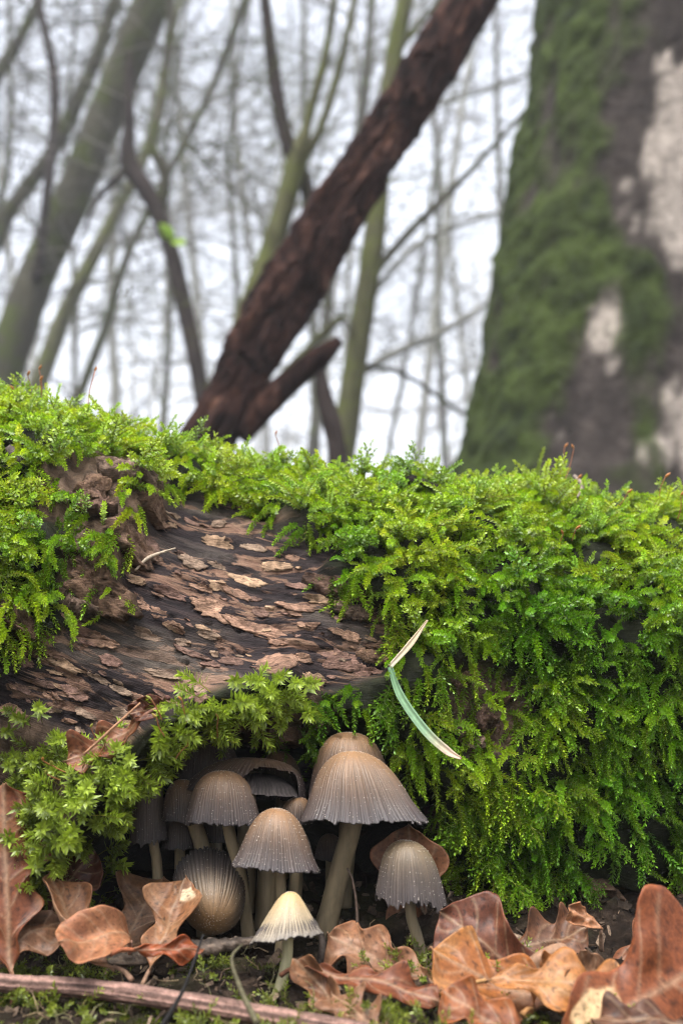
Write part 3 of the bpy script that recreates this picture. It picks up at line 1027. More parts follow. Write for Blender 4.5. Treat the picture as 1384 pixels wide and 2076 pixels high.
mushroom('largest mushroom, broad bell cap on a thick leaning stem', (607, 1658), (871, 1666), (716, 1522), 0.276, 'bell', 0.02, DARK, 96, 0.045,
         [(714, 1668, 0.277), (690, 1760, 0.279), (655, 1850, 0.281)], 0.00262, 1, granules=420)
mushroom('rounded mushroom cap peeping over the largest cap', (622, 1612), (800, 1618), (708, 1484), 0.286, 'dome', 0.0, DARK, 84, 0.04,
         [(705, 1680, 0.289), (690, 1780, 0.290)], 0.0024, 2, granules=300)
mushroom('thimble-capped mushroom on a slanting stem beside the torn cap', (373, 1668), (530, 1672), (452, 1562), 0.273, 'dome', 0.05, DARK, 78, 0.05,
         [(466, 1690, 0.274), (487, 1770, 0.276), (508, 1860, 0.279)], 0.0016, 3, granules=300)
mushroom('steep bell mushroom directly behind the small pale one', (469, 1752), (652, 1766), (562, 1638), 0.268, 'bell', 0.03, DARK, 84, 0.05,
         [(569, 1780, 0.269), (571, 1850, 0.271)], 0.0013, 4, granules=340)
mushroom('small pale cream mushroom standing alone at the front', (503, 1912), (655, 1893), (586, 1808), 0.256, 'cone', 0.14, PALE, 58, 0.03,
         [(584, 1905, 0.256), (580, 1950, 0.256), (562, 2004, 0.2545)], 0.00125, 5, granules=90, ragged=0.04, stem_col=(0.46, 0.42, 0.24))
mushroom('grey-brown mushroom with a frayed cap apart from the cluster, before an oak leaf', (760, 1820), (906, 1836), (826, 1703), 0.268, 'dome', 0.02, GREYT, 70, 0.05,
         [(832, 1850, 0.268), (845, 1900, 0.268), (862, 1962, 0.267)], 0.0014, 6, granules=200, ragged=0.09)
mushroom('overturned mushroom cap lying with its top toward the viewer beside the curled leaf', (350, 1782), (508, 1788), (430, 1872), 0.281, 'dome', 0.0, [(0, (0.24, 0.13, 0.05)), (0.22, (0.22, 0.135, 0.07)), (0.45, (0.165, 0.118, 0.075)), (0.75, (0.075, 0.058, 0.05)), (1, (0.035, 0.03, 0.03))], 64, 0.08,
         None, 0.002, 7, dA=0.268, granules=160, squash=1.0)
mushroom('wide mushroom cap torn open to its dark gills', (364, 1606), (620, 1618), (520, 1537), 0.287, 'wide', 0.10, DARK, 90, 0.04,
         [(500, 1660, 0.29), (505, 1760, 0.292)], 0.0024, 8, tear=(4.7, 5.8, 0.60), granules=300)
mushroom('narrow mushroom cap half hidden behind the thimble-capped mushroom', (329, 1662), (430, 1666), (372, 1580), 0.281, 'dome', 0.02, DARK, 66, 0.05,
         [(398, 1680, 0.282), (412, 1740, 0.283), (420, 1800, 0.284)], 0.0021, 9, granules=160)
mushroom('shaded tall mushroom at the end of the cluster under the moss lip', (264, 1708), (342, 1704), (300, 1560), 0.285, 'dome', 0.02, SHADE, 60, 0.05,
         [(312, 1712, 0.285), (318, 1750, 0.286), (324, 1800, 0.286)], 0.0014, 10, granules=90)
mushroom('dim broad mushroom cap deep in the hollow under the moss lip', (352, 1585), (492, 1582), (420, 1488), 0.296, 'wide', 0.0, SHADE, 72, 0.04,
         [(425, 1640, 0.297), (430, 1760, 0.297)], 0.002, 11, granules=90)
mushroom('small domed mushroom cap behind the torn cap', (528, 1602), (622, 1606), (566, 1522), 0.300, 'dome', 0.0, DARK, 60, 0.04,
         [(570, 1680, 0.301), (572, 1780, 0.301)], 0.0016, 12, granules=100)
mushroom('little tan mushroom cap squeezed between the largest and the steep bell caps', (560, 1668), (636, 1668), (604, 1616), 0.281, 'wide', 0.0, DARK, 50, 0.05,
         [(600, 1700, 0.283), (598, 1800, 0.284)], 0.0012, 13, granules=60)
mushroom('dark low mushroom cap in the shade below the narrow cap', (328, 1716), (402, 1718), (366, 1650), 0.291, 'dome', 0.0, SHADE, 50, 0.05,
         [(366, 1760, 0.292), (368, 1810, 0.292)], 0.0015, 14, granules=30)
mushroom('tiny dark mushroom behind the thick leaning stem', (638, 1740), (700, 1742), (668, 1690), 0.293, 'dome', 0.0, SHADE, 44, 0.05,
         [(668, 1780, 0.294), (668, 1840, 0.294)], 0.0012, 15, granules=20)
mushroom('slim mushroom in the dark between the stems behind the steep bell cap', (505, 1730), (580, 1732), (542, 1660), 0.289, 'dome', 0.0, SHADE, 50, 0.05,
         [(540, 1780, 0.289), (536, 1860, 0.289)], 0.0026, 16, granules=20)
mushroom('stocky-stemmed dark mushroom behind the bare stem of the steep bell cap', (560, 1738), (634, 1740), (598, 1680), 0.292, 'dome', 0.0, SHADE, 50, 0.05,
         [(600, 1790, 0.291), (590, 1860, 0.290)], 0.002, 17, granules=20)
mushroom('hidden mushroom above the overturned cap showing only its pale stem', (408, 1705), (476, 1705), (442, 1640), 0.290, 'dome', 0.0, SHADE, 44, 0.05,
         [(441, 1720, 0.290), (441, 1790, 0.290)], 0.0013, 18, granules=20, stem_col=(0.5, 0.42, 0.3))

# ------------------------------------------------------------------ fallen oak leaves
LEAFK = np.array([0.54, 0.39, 0.275])


def oak_leaf(label, base, tip, normal, width=0.55, bend=0.6, curl=0.5, col=(0.22, 0.11, 0.06), col2=None, seed=0, lobes=4, warp=0.0011, twist=0.0, group='fallen oak leaves around the mushrooms', patch=None, rot=0.0, deep=0.27):
    r = np.random.default_rng(900 + seed)
    B, Tp = np.asarray(base, float), np.asarray(tip, float)
    L0 = np.linalg.norm(Tp - B)
    nt_, ns_ = 100, 35
    t = np.linspace(0, 1, nt_); s = np.linspace(-1, 1, ns_)
    env = np.interp(t, [0, .06, .2, .4, .6, .78, .92, 1], [0.06, 0.14, 0.42, 0.78, 1.0, .92, .55, .06])
    ph = r.uniform(-0.4, 0.4)
    wl = env * (1 - deep + deep * np.cos(2 * math.pi * lobes * (t ** 0.9) + ph + math.pi)) + 0.03 * fbm(np.stack([t * 14, 0 * t, 0 * t + seed], -1), 2)
    wr = env * (1 - deep + deep * np.cos(2 * math.pi * lobes * (t ** 0.9) + ph + 0.7 + math.pi)) + 0.03 * fbm(np.stack([t * 14, 0 * t + 5, 0 * t + seed], -1), 2)
    fade = np.interp(t, [0, .1, .9, 1], [0.2, 1, 1, 0.2])
    T2, S2 = np.meshgrid(t, s, indexing='ij')
    W = np.where(S2 < 0, (wl * fade)[:, None], (wr * fade)[:, None])
    W = np.clip(W, 0.02, None)
    x = S2 * W * width * 0.5
    tl = T2 + 0.07 * S2 ** 2 * env[:, None]
    a = bend * (tl - 0.5) + 0.35 * bend * np.sin(5 * tl + seed)
    # centre line by integration
    tf = np.linspace(-0.2, 1.3, 400)
    af = bend * (tf - 0.5) + 0.35 * bend * np.sin(5 * tf + seed)
    yf = np.cumsum(np.cos(af)) * (tf[1] - tf[0]); zf = np.cumsum(np.sin(af)) * (tf[1] - tf[0])
    cyl, czl = np.interp(tl, tf, yf), np.interp(tl, tf, zf)
    ct = curl * (1 + 0.6 * np.sin(3 * T2 + seed * 1.7)) + 1e-3
    q = ct * x / (width * 0.5)
    xx = np.sin(q) / ct * width * 0.5
    up = (1 - np.cos(q)) / ct * width * 0.5
    up = up + warp / L0 * (fbm(np.stack([x * 4, T2 * 3, 0 * x + seed], -1), 2) * 2.4 + 0.9 * S2 ** 2 * np.sin(T2 * 2 * math.pi * lobes + seed + S2))
    tw = twist * (T2 - 0.5)
    xx, up = xx * np.cos(tw) - up * np.sin(tw), xx * np.sin(tw) + up * np.cos(tw)
    # veins
    v = np.exp(-(x / 0.014) ** 2)
    for k in range(5):
        t0 = 0.14 + 0.16 * k
        v = np.maximum(v, 0.75 * np.exp(-((T2 - t0 - 0.16 * np.abs(S2) ** 0.9 - (0.03 if k % 2 else 0) * np.sign(S2)) / 0.010) ** 2) * (np.abs(S2) < 0.9))
    up = up + 0.005 * v - 0.002
    loc = np.stack([xx, cyl - np.sin(a) * up, czl + np.cos(a) * up], -1)
    b0 = np.array([0, np.interp(0, tf, yf), np.interp(0, tf, zf)]); b1 = np.array([0, np.interp(1, tf, yf), np.interp(1, tf, zf)])
    ch = b1 - b0; cl = np.linalg.norm(ch)
    cyv, czv = ch[1] / cl, ch[2] / cl
    loc = loc - b0
    loc = np.stack([loc[..., 0], loc[..., 1] * cyv + loc[..., 2] * czv, -loc[..., 1] * czv + loc[..., 2] * cyv], -1) / cl * L0
    Yd = norm(Tp - B)
    Zd = np.asarray(normal, float); Zd = norm(Zd - Yd * np.dot(Zd, Yd))
    Xd = np.cross(Yd, Zd)
    V = B + loc[..., :1] * Xd + loc[..., 1:2] * Yd + loc[..., 2:] * Zd
    V = V.reshape(-1, 3)
    keep_q = np.ones((nt_ - 1, ns_ - 1), bool)
    i = np.arange(nt_ - 1)[:, None] * ns_; j = np.arange(ns_ - 1)[None]
    Fq = np.stack([i + j, i + j + 1, i + ns_ + j + 1, i + ns_ + j], -1).reshape(-1, 4)
    n1 = fbm(np.stack([x * 9, T2 * 9, 0 * x + seed * 2.7], -1), 4)
    c = LEAFK * np.asarray(col)[None, None] * (1 + 0.45 * n1)[..., None]
    if col2 is not None:
        k2 = sm(0.05, 0.25, fbm(np.stack([x * 4, T2 * 4, 0 * x + seed * 1.3 + 9], -1), 3))
        c = c * (1 - k2[..., None]) + LEAFK * np.asarray(col2) * k2[..., None]
    if patch is not None:                              # pale papery patch of dead tissue
        pc, (s0, s1, t0, t1) = patch
        f = sm(0.0, 0.06, np.minimum(np.minimum(S2 - s0, s1 - S2), np.minimum(T2 - t0, t1 - T2) * 2) + 0.12 * n1)
        c = c * (1 - f[..., None]) + np.asarray(pc) * f[..., None]
    spots = sm(0.5, 0.62, fbm(np.stack([x * 40, T2 * 40, 0 * x + seed], -1), 2))
    c = c * (1 - 0.6 * spots[..., None])
    c = c * (1 - 0.5 * v[..., None]) + 0.38 * v[..., None] * np.array([0.36, 0.24, 0.15])
    edge = sm(0.9, 1.0, np.abs(S2))
    c = c * (1 + 0.25 * edge)[..., None]
    me = mk_mesh('leaf_blade', V, Fq, np.clip(c.reshape(-1, 3), 0.006, 0.8))
    e = empty('oak_leaf', B, label=label, cat='leaf', group=group)
    o = obj('blade', me, [M['leaf_top'], M['leaf_under']], e)
    sm_ = o.modifiers.new('thickness', 'SOLIDIFY')
    sm_.thickness = 0.00022
    sm_.offset = -1
    sm_.material_offset = 1
    # leaf stalk
    st0 = V.reshape(nt_, ns_, 3)[0, ns_ // 2]
    d0 = norm(st0 - V.reshape(nt_, ns_, 3)[4, ns_ // 2])
    pth = smooth_path([st0 - d0 * 0.0006, st0 + d0 * 0.0025, st0 + d0 * 0.005 + np.array([0, 0, -0.001])], 8)
    sv, sf = tube(pth, np.linspace(0.0004, 0.0006, 8), 7)
    obj('leaf_stalk', mk_mesh('leaf_stalk', sv, sf, np.tile(np.asarray(col) * 0.8, (len(sv), 1))), M['twig'], e)
    return e


RUST, GREYB, DARKB, ORNG, PINK, STRAW = (0.25, 0.10, 0.05), (0.27, 0.18, 0.135), (0.10, 0.045, 0.034), (0.34, 0.155, 0.05), (0.36, 0.20, 0.14), (0.48, 0.32, 0.17)
oak_leaf('tall rust-brown oak leaf standing against the moss, scalloped edge', P(20, 1985, 0.250), P(5, 1590, 0.262), (0.55, -1, 0.25), 0.62, 0.5, 0.5, (0.19, 0.08, 0.045), (0.26, 0.14, 0.08), 1)
oak_leaf('dark maroon oak leaf lobe tucked under the star-leaved moss', P(95, 1850, 0.268), P(190, 1725, 0.272), (-0.25, -1, 0.2), 0.9, 0.3, 0.25, DARKB, None, 2, lobes=1, deep=0.1)
oak_leaf('grey-brown flat oak leaf lying behind the curled pink-lobed leaf', P(-40, 1960, 0.250), P(120, 1880, 0.262), (0.1, -0.75, 0.8), 0.7, -0.3, 0.3, GREYB, (0.20, 0.14, 0.11), 3, lobes=2)
oak_leaf('curled oak leaf edge-on with thin upturned rim', P(235, 1960, 0.248), P(95, 1775, 0.262), (0.75, -0.35, 0.6), 0.5, 0.5, 1.3, (0.25, 0.15, 0.10), (0.32, 0.2, 0.13), 4, lobes=2, deep=0.15)
oak_leaf('smooth pinkish oak leaf lobe curling out toward the twig', P(275, 1905, 0.258), P(112, 1925, 0.240), (0.15, -0.85, 0.75), 0.55, -0.8, 0.35, PINK, (0.42, 0.25, 0.17), 5, lobes=1, deep=0.06)
oak_leaf('upright crumpled tan oak leaf leaning on the overturned cap', P(300, 1965, 0.254), P(375, 1775, 0.268), (-0.35, -1, 0.35), 0.72, 0.7, 0.9, (0.30, 0.185, 0.12), (0.38, 0.26, 0.18), 6, lobes=2, patch=((0.5, 0.38, 0.25), (0.1, 0.8, 0.72, 0.9)))
oak_leaf('broad shadowed oak leaf propped under the moss by the crumpled leaf', P(230, 1945, 0.268), P(330, 1775, 0.283), (0.1, -1, 0.55), 0.9, 0.3, 0.4, (0.20, 0.135, 0.095), None, 7, lobes=2)
oak_leaf('small rust-red folded oak leaf tip at the foot of the crumpled leaf', P(270, 1930, 0.246), P(402, 1930, 0.250), (0.1, -0.9, 0.5), 0.45, -0.9, 0.7, (0.30, 0.10, 0.045), None, 8, lobes=2)
oak_leaf('flat grey-tan oak leaf with clear veins beside the pale mushroom', P(905, 1990, 0.252), P(662, 1900, 0.262), (0.05, -0.9, 0.75), 0.62, 0.25, 0.25, (0.29, 0.185, 0.135), (0.34, 0.23, 0.17), 9, lobes=4, warp=0.002)
oak_leaf('narrow curled tan oak leaf at the foot of the pale mushroom', P(690, 2075, 0.232), P(600, 1945, 0.250), (-0.4, -0.9, 0.4), 0.42, 0.6, 1.1, (0.30, 0.195, 0.13), (0.2, 0.12, 0.08), 10, lobes=3)
oak_leaf('dark rust oak leaf edge running below the grey-tan veined leaf', P(615, 1975, 0.250), P(890, 2045, 0.240), (0.1, -0.65, 0.9), 0.35, -0.5, 0.6, (0.20, 0.085, 0.05), None, 11, lobes=4)
oak_leaf('crumpled grey-brown oak leaf at the frame edge below the veined leaf', P(790, 2095, 0.225), P(670, 2010, 0.240), (0.2, -0.8, 0.7), 0.7, 0.5, 0.8, (0.24, 0.16, 0.12), None, 12, lobes=3)
oak_leaf('upright pinkish oak leaf behind the frayed grey-brown mushroom', P(830, 1960, 0.285), P(828, 1672, 0.283), (0.0, -1, 0.1), 0.62, 0.25, 0.4, (0.26, 0.155, 0.11), (0.33, 0.2, 0.14), 13, lobes=2)
oak_leaf('dark chocolate oak leaf lobe below the hanging moss', P(1110, 2005, 0.252), P(890, 1850, 0.262), (0.1, -1, 0.4), 0.82, 0.4, 0.4, (0.135, 0.06, 0.042), (0.18, 0.085, 0.06), 14, lobes=2, deep=0.2)
oak_leaf('pale curled oak leaf underside reaching out from the dark chocolate leaf', P(1000, 2015, 0.247), P(1155, 1925, 0.252), (-0.3, 0.8, -0.6), 0.4, 0.5, 0.9, (0.36, 0.24, 0.18), None, 15, lobes=1, deep=0.1)
oak_leaf('orange oak leaf folded lengthwise atop the pile', P(1255, 2065, 0.236), P(868, 1925, 0.246), (0.25, -0.8, 0.75), 0.5, 0.4, 1.1, ORNG, (0.42, 0.24, 0.10), 16, lobes=3)
oak_leaf('straw and orange oak leaf with crumbling edge in the pile', P(980, 1990, 0.240), P(1270, 2030, 0.236), (0.0, -0.75, 0.8), 0.62, -0.5, 0.6, (0.40, 0.22, 0.09), STRAW, 17, lobes=3)
oak_leaf('curled amber oak leaf standing on the pile', P(1080, 2050, 0.238), P(1150, 1950, 0.244), (-0.5, -0.8, 0.4), 0.9, 0.8, 1.2, (0.36, 0.18, 0.07), None, 18, lobes=2)
oak_leaf('large rust oak leaf with a yellow papery patch along its midrib', P(1110, 2135, 0.226), P(1480, 1925, 0.244), (-0.1, -1, 0.3), 0.80, 0.2, 0.3, (0.30, 0.125, 0.06), (0.25, 0.10, 0.05), 19, lobes=2, patch=(STRAW, (-0.7, -0.1, 0.12, 0.42)))
oak_leaf('small pale oak leaf tip curling behind the large rust leaf', P(1215, 1890, 0.262), P(1160, 1835, 0.262), (0.1, -0.8, 0.6), 0.6, 0.6, 0.6, (0.45, 0.28, 0.19), None, 20, lobes=1, deep=0.1)
oak_leaf('matt grey oak leaf half under the large rust leaf', P(1255, 2060, 0.243), P(1170, 1930, 0.250), (0.1, -1, 0.4), 0.65, 0.3, 0.4, (0.33, 0.24, 0.19), (0.26, 0.18, 0.14), 21, lobes=2)
oak_leaf('deep orange oak leaf at the bottom of the pile, nearest the soil', P(1130, 2120, 0.220), P(890, 2010, 0.232), (0.1, -0.8, 0.7), 0.6, 0.5, 0.6, (0.33, 0.14, 0.05), (0.22, 0.09, 0.04), 22, lobes=3)
oak_leaf('dark oak leaf bottom edge under the large rust leaf', P(1440, 2080, 0.215), P(1200, 2075, 0.222), (0.0, -0.6, 0.9), 0.5, -0.3, 0.3, (0.12, 0.065, 0.045), None, 23, lobes=3)
oak_leaf('dull brown oak leaf in the shade under the log behind the pile', P(1000, 1935, 0.272), P(1190, 1885, 0.276), (0.0, -0.8, 0.7), 0.75, 0.3, 0.4, (0.17, 0.10, 0.07), None, 26, lobes=3)
oak_leaf('flat shaded oak leaf on the soil beside the frayed mushroom stem', P(960, 1945, 0.266), P(800, 1935, 0.272), (0.05, -0.6, 0.9), 0.6, 0.3, 0.4, (0.16, 0.09, 0.06), None, 27, lobes=3)
oak_leaf('brown oak leaf slid between the large rust leaf and the log', P(1230, 1960, 0.268), P(1400, 1870, 0.272), (-0.1, -0.8, 0.6), 0.7, 0.4, 0.5, (0.22, 0.11, 0.07), None, 28, lobes=3)
oak_leaf('red-brown oak leaf caught on the log between bare wood and moss', P(300, 1455, 0.262), P(130, 1545, 0.262), (0.0, -1, 0.45), 0.55, 0.25, 0.3, (0.24, 0.12, 0.08), (0.3, 0.17, 0.12), 24, lobes=3)
oak_leaf('dark curled oak leaf scrap above the star-leaved moss', P(345, 1420, 0.262), P(262, 1450, 0.262), (0.1, -1, 0.2), 0.8, 0.9, 1.0, (0.12, 0.055, 0.04), None, 25, lobes=1, deep=0.1)

# ------------------------------------------------------------------ twigs, grass and litter in front
def stick(name, label, pts, rad, col, stripes=0, cat='twig', sides=14, n=60, seed=0, lump=0.06):
    path = smooth_path(pts, n)
    r = np.random.default_rng(seed)
    ridge = 1 + 0.11 * r.normal(size=sides)
    kk = np.linspace(0, 1, n)
    rr = np.interp(kk, np.linspace(0, 1, len(rad)), rad)[:, None] * ridge[None] * (1 + lump * fbm(np.stack([kk[:, None] * 26 + 0 * ridge[None], np.cos(np.arange(sides) * 2 * math.pi / sides)[None] * 1.5 + 0 * kk[:, None], np.sin(np.arange(sides) * 2 * math.pi / sides)[None] * 1.5 + 0 * kk[:, None] + seed], -1), 4, 0.6))
    V, Fs = tube(path, rr, sides)
    c = np.tile(np.asarray(col, float), (len(V), 1))
    if stripes:
        pat = r.choice([0.3, 0.55, 0.9, 1.4, 1.9], sides)
        c[:n * sides] *= np.tile(pat, n)[:, None] * (1 + 0.75 * fbm(np.stack([np.repeat(kk, sides) * 24, np.tile(np.arange(sides) * 1.3, n), np.zeros(n * sides)], -1), 3))[:, None]
    me = mk_mesh(name, V, Fs, np.clip(c, 0.004, 0.8))
    return obj(name, me, M['twig'], label=label, cat=cat)


stick('stripped_stem', 'long pinkish dry stem lying across the soil before the mushrooms', [P(-160, 1962, 0.254), P(0, 1992, 0.247), P(200, 2006, 0.244), P(440, 2043, 0.236), P(720, 2092, 0.226), P(900, 2120, 0.22)],
      [0.0015, 0.0016, 0.0017, 0.0018, 0.0017], (0.17, 0.10, 0.08), 1, seed=3, sides=30, n=120, lump=0.16)
stick('thin_stalk', 'thin black stalk crossing the long pinkish stem', [P(325, 2085, 0.215), P(370, 2010, 0.226), P(400, 1930, 0.236), P(412, 1895, 0.240)], [0.0005, 0.0003, 0.0002], (0.012, 0.011, 0.011), n=24, sides=8)
stick('thin_stalk', 'hairy grey-green stalk rising beside the thin black stalk', [P(522, 2076, 0.218), P(490, 2010, 0.224), P(470, 1945, 0.228), P(490, 1915, 0.230)], [0.0006, 0.0004, 0.0002], (0.09, 0.08, 0.045), n=24, sides=8)
stick('dead_stalk', 'brittle dark stalk hanging beside the thick leaning mushroom stem', [P(720, 1960, 0.264), P(724, 1860, 0.266), P(716, 1790, 0.268), P(704, 1760, 0.270)], [0.0005, 0.0003, 0.0002], (0.06, 0.04, 0.03), n=20, sides=7)
stick('bark_strip', 'grey-brown strip of bark lying in front of the overturned cap', [P(200, 1950, 0.262), P(330, 1935, 0.260), P(430, 1920, 0.259), P(520, 1905, 0.258)], [0.0008, 0.0019, 0.0017, 0.0006], (0.07, 0.052, 0.04), 1, 'bark', 14, 70, 5, 0.55)
stick('small_twig', 'dark stub of twig behind the foot of the pale mushroom', [P(640, 1985, 0.262), P(655, 1930, 0.264), P(650, 1890, 0.266)], [0.0012, 0.001, 0.0006], (0.03, 0.022, 0.018), n=20, sides=8)
stick('small_twig', 'reddish straw-thin twig lying on the caught red-brown leaf', [P(170, 1530, 0.256), P(230, 1475, 0.256), P(285, 1425, 0.258)], [0.0003, 0.0003, 0.0002], (0.3, 0.16, 0.09), n=20, sides=7)

# pale papery scrap twig on moss crest and on bare wood
def on_log(px, py, out=0.001):
    u, th = log_hit(px, py)
    return logpt(np.array([u]), np.array([th]))[0] + lognormal(np.array([u]), np.array([th]))[0] * out


stick('small_twig', 'forked grey twig bit resting on the moss of the crest', [on_log(1150, 1010, 0.009), on_log(1165, 1035, 0.010), on_log(1170, 1068, 0.009)], [0.0006, 0.0007, 0.0003], (0.22, 0.17, 0.14), n=16, sides=8)
stick('small_twig', 'pale straw bit stuck on the bare wood near the bark plates', [on_log(265, 1160, 0.002), on_log(300, 1140, 0.002), on_log(346, 1122, 0.003)], [0.0003, 0.0005, 0.0002], (0.42, 0.34, 0.25), n=16, sides=7)
stick('bark_crumb', 'black bark crumb sunk in the moss of the crest', [on_log(822, 1004, 0.005), on_log(850, 1008, 0.006), on_log(880, 1018, 0.005)], [0.0008, 0.0016, 0.0006], (0.02, 0.014, 0.012), 0, 'bark', 9, 16, 4)
stick('bark_crumb', 'thin dark bark crumb on the crest moss beside the black crumb', [on_log(895, 1000, 0.005), on_log(930, 1006, 0.006)], [0.0006, 0.0011], (0.035, 0.024, 0.02), 0, 'bark', 9, 16, 6)
stick('cone_scrap', 'dark knobbly scrap lodged in moss near the bark plates', [on_log(30, 930, 0.003), on_log(40, 955, 0.004)], [0.0014, 0.0022, 0.001], (0.09, 0.07, 0.07), 0, 'debris', 10, 16, 8)

# the bent grass blade
def grass():
    p = [on_log(866, 1257, 0.007), on_log(832, 1305, 0.007), on_log(790, 1352, 0.008)]
    q = [on_log(790, 1352, 0.008), on_log(812, 1412, 0.010), on_log(860, 1480, 0.011), on_log(905, 1522, 0.010), on_log(934, 1538, 0.008)]
    allp = np.array(p + q[1:])
    dd = np.minimum.accumulate(allp[:, 1])
    yy = np.linspace(allp[0, 1], allp[-1, 1], len(allp)); yy = yy - max(0, (yy - allp[:, 1]).max()) - 0.003
    pxs = [(866, 1257), (832, 1305), (790, 1352), (812, 1412), (860, 1480), (905, 1522), (934, 1538)]
    allp = [P(a_, b_, y_) for (a_, b_), y_ in zip(pxs, yy)]
    p, q = allp[:3], allp[2:]
    e = empty('grass_blade', q[0], label='bent grass blade, half green and half dry, caught on the moss', cat='grass blade')
    for nm, pts, wd, cols in (('dry_part', p, [0.0002, 0.0008, 0.0006], [(0.36, 0.27, 0.17), (0.42, 0.34, 0.22), (0.4, 0.34, 0.25)]),
                              ('green_part', q, [0.0006, 0.0010, 0.0011, 0.0010, 0.0003], [(0.10, 0.20, 0.10), (0.16, 0.28, 0.15), (0.17, 0.28, 0.16), (0.40, 0.30, 0.22), (0.42, 0.28, 0.2)])):
        n = 40
        path = smooth_path(pts, n)
        T = norm(np.gradient(path, axis=0))
        S = norm(np.cross(T, np.array([0, -1.0, 0.25])))
        Nn = np.cross(S, T)
        k = np.linspace(0, 1, n)
        w = np.interp(k, np.linspace(0, 1, len(wd)), wd)
        xs = np.array([-1, -0.5, 0, 0.5, 1]); zs = np.array([0.35, 0.1, -0.25, 0.1, 0.35])
        V = path[:, None] + w[:, None, None] * (S[:, None] * xs[None, :, None] + Nn[:, None] * zs[None, :, None])
        cc = np.stack([np.interp(k, np.linspace(0, 1, len(cols)), [c[m_] for c in cols]) for m_ in range(3)], -1)
        C = cc[:, None] * np.array([1.0, 0.7, 1.25, 0.7, 1.05])[None, :, None]
        i = np.arange(n - 1)[:, None] * 5; j = np.arange(4)[None]
        Fq = np.stack([i + j, i + j + 1, i + 5 + j + 1, i + 5 + j], -1).reshape(-1, 4)
        o = obj(nm, mk_mesh(nm, V.reshape(-1, 3), Fq, C.reshape(-1, 3)), M['grass'], e)
        s_ = o.modifiers.new('thickness', 'SOLIDIFY'); s_.thickness = 0.00015


grass()

# crumbs of litter on the soil
lit = MB()
for k in range(2600):
    x, y = random.uniform(-0.13, 0.13), random.uniform(0.20, 0.30)
    z = float(ground_z(x, y))
    a = random.uniform(0.0004, 0.0022) * (0.6 if random.random() < 0.6 else 1.3)
    b_ = a * random.uniform(0.15, 0.6)
    h = a * random.uniform(0.08, 0.35)
    q = rng.normal(size=(3, 3)); q, _ = np.linalg.qr(q)
    box = np.array([[sx_, sy_, sz_] for sx_ in (-1, 1) for sy_ in (-1, 1) for sz_ in (-1, 1)], float) * rng.uniform(0.5, 1.0, (8, 3))
    V = box * np.array([a, b_, h]) @ q.T + np.array([x, y, z + a * 0.3])
    fq = np.array([[0, 1, 3, 2], [4, 6, 7, 5], [0, 4, 5, 1], [2, 3, 7, 6], [0, 2, 6, 4], [1, 5, 7, 3]])
    c = random.choice([(0.05, 0.035, 0.025), (0.12, 0.08, 0.055), (0.02, 0.016, 0.013), (0.2, 0.14, 0.1), (0.28, 0.2, 0.14)])
    lit.add(V, fq, np.array(c) * random.uniform(0.35, 1.15))
for k in range(140):   # fine dry rootlets
    x, y = random.uniform(-0.12, 0.05), random.uniform(0.215, 0.275)
    p = np.array([x, y, float(ground_z(x, y)) + 0.001])
    pts = [p]
    d = norm(np.array([random.gauss(0, 1), random.gauss(0, 0.5), random.gauss(0.2, 0.4)]))
    for q in range(5):
        d = norm(d + rng.normal(size=3) * 0.5); pts.append(pts[-1] + d * random.uniform(0.0008, 0.002))
        pts[-1][2] = max(pts[-1][2], float(ground_z(pts[-1][0], pts[-1][1])) + 0.0004)
    V, Fs = tube(np.array(pts), np.linspace(0.00018, 0.00008, 6), 4, False)
    lit.add(V, Fs, np.array(random.choice([(0.3, 0.22, 0.13), (0.12, 0.08, 0.05), (0.22, 0.2, 0.1)])))
obj('leaf_litter', lit.mesh('leaf_litter', False), M['flake'], kind='stuff', label='crumbs of bark, rootlets and leaf litter on the soil', cat='litter')

# ------------------------------------------------------------------ moss capsules on stalks
def capsule(root, tip, csize=0.0008, ccol=(0.42, 0.16, 0.04), scol=(0.35, 0.13, 0.06), label='', group=None, droop=0.5):
    root, tip = np.asarray(root), np.asarray(tip)
    e = empty('moss_capsule', root, label=label, cat='moss capsule', group=group)
    mid = (root + tip) / 2 + np.array([random.uniform(-1, 1), 0, 0]) * 0.08 * np.linalg.norm(tip - root)
    path = smooth_path([root, mid, tip], 12)
    V, Fs = tube(path, 0.00014, 6)
    obj('stalk', mk_mesh('stalk', V, Fs, np.tile(scol, (len(V), 1))), M['capsule'], e)
    d = norm(norm(tip - mid) * (1 - droop) + np.array([random.choice([-1, 1]) * 0.8, -0.2, 0.1]) * droop)
    kk = np.linspace(0, 1, 10)
    pr = csize * np.interp(kk, [0, .15, .4, .7, .85, 1], [0.25, .6, 0.75, .6, .35, .05]) * 0.75
    V, Fs = tube(tip[None] + d[None] * (kk[:, None] * csize * 2.6), pr, 8)
    obj('capsule', mk_mesh('capsule', V, Fs, np.tile(ccol, (len(V), 1))), M['capsule'], e)


def crest_say(x, y):
    if x < 100: return 'orange moss capsule in the crest moss above the old bark plates'
    if x < 700: return 'lone tilted moss capsule on the crest below the broken side branch'
    if y > 1100: return 'short moss capsule set low in the carpet moss away from the crest'
    if x < 1140: return 'moss capsule right beside the single tall moss shoot'
    if x < 1300: return 'moss capsule close to the forked grey twig bit'
    return 'moss capsule on the crest in front of the pale birch bark'


def lip_say(x):
    if x < 200: return 'orange moss capsule at the low end of the star-leaved moss'
    if x < 260: return 'moss capsule over the star-leaved moss just below the caught red-brown leaf'
    if x < 400: return 'red-stalked moss capsule beside the dark curled leaf scrap'
    return 'moss capsule at the upper end of the star-leaved moss'


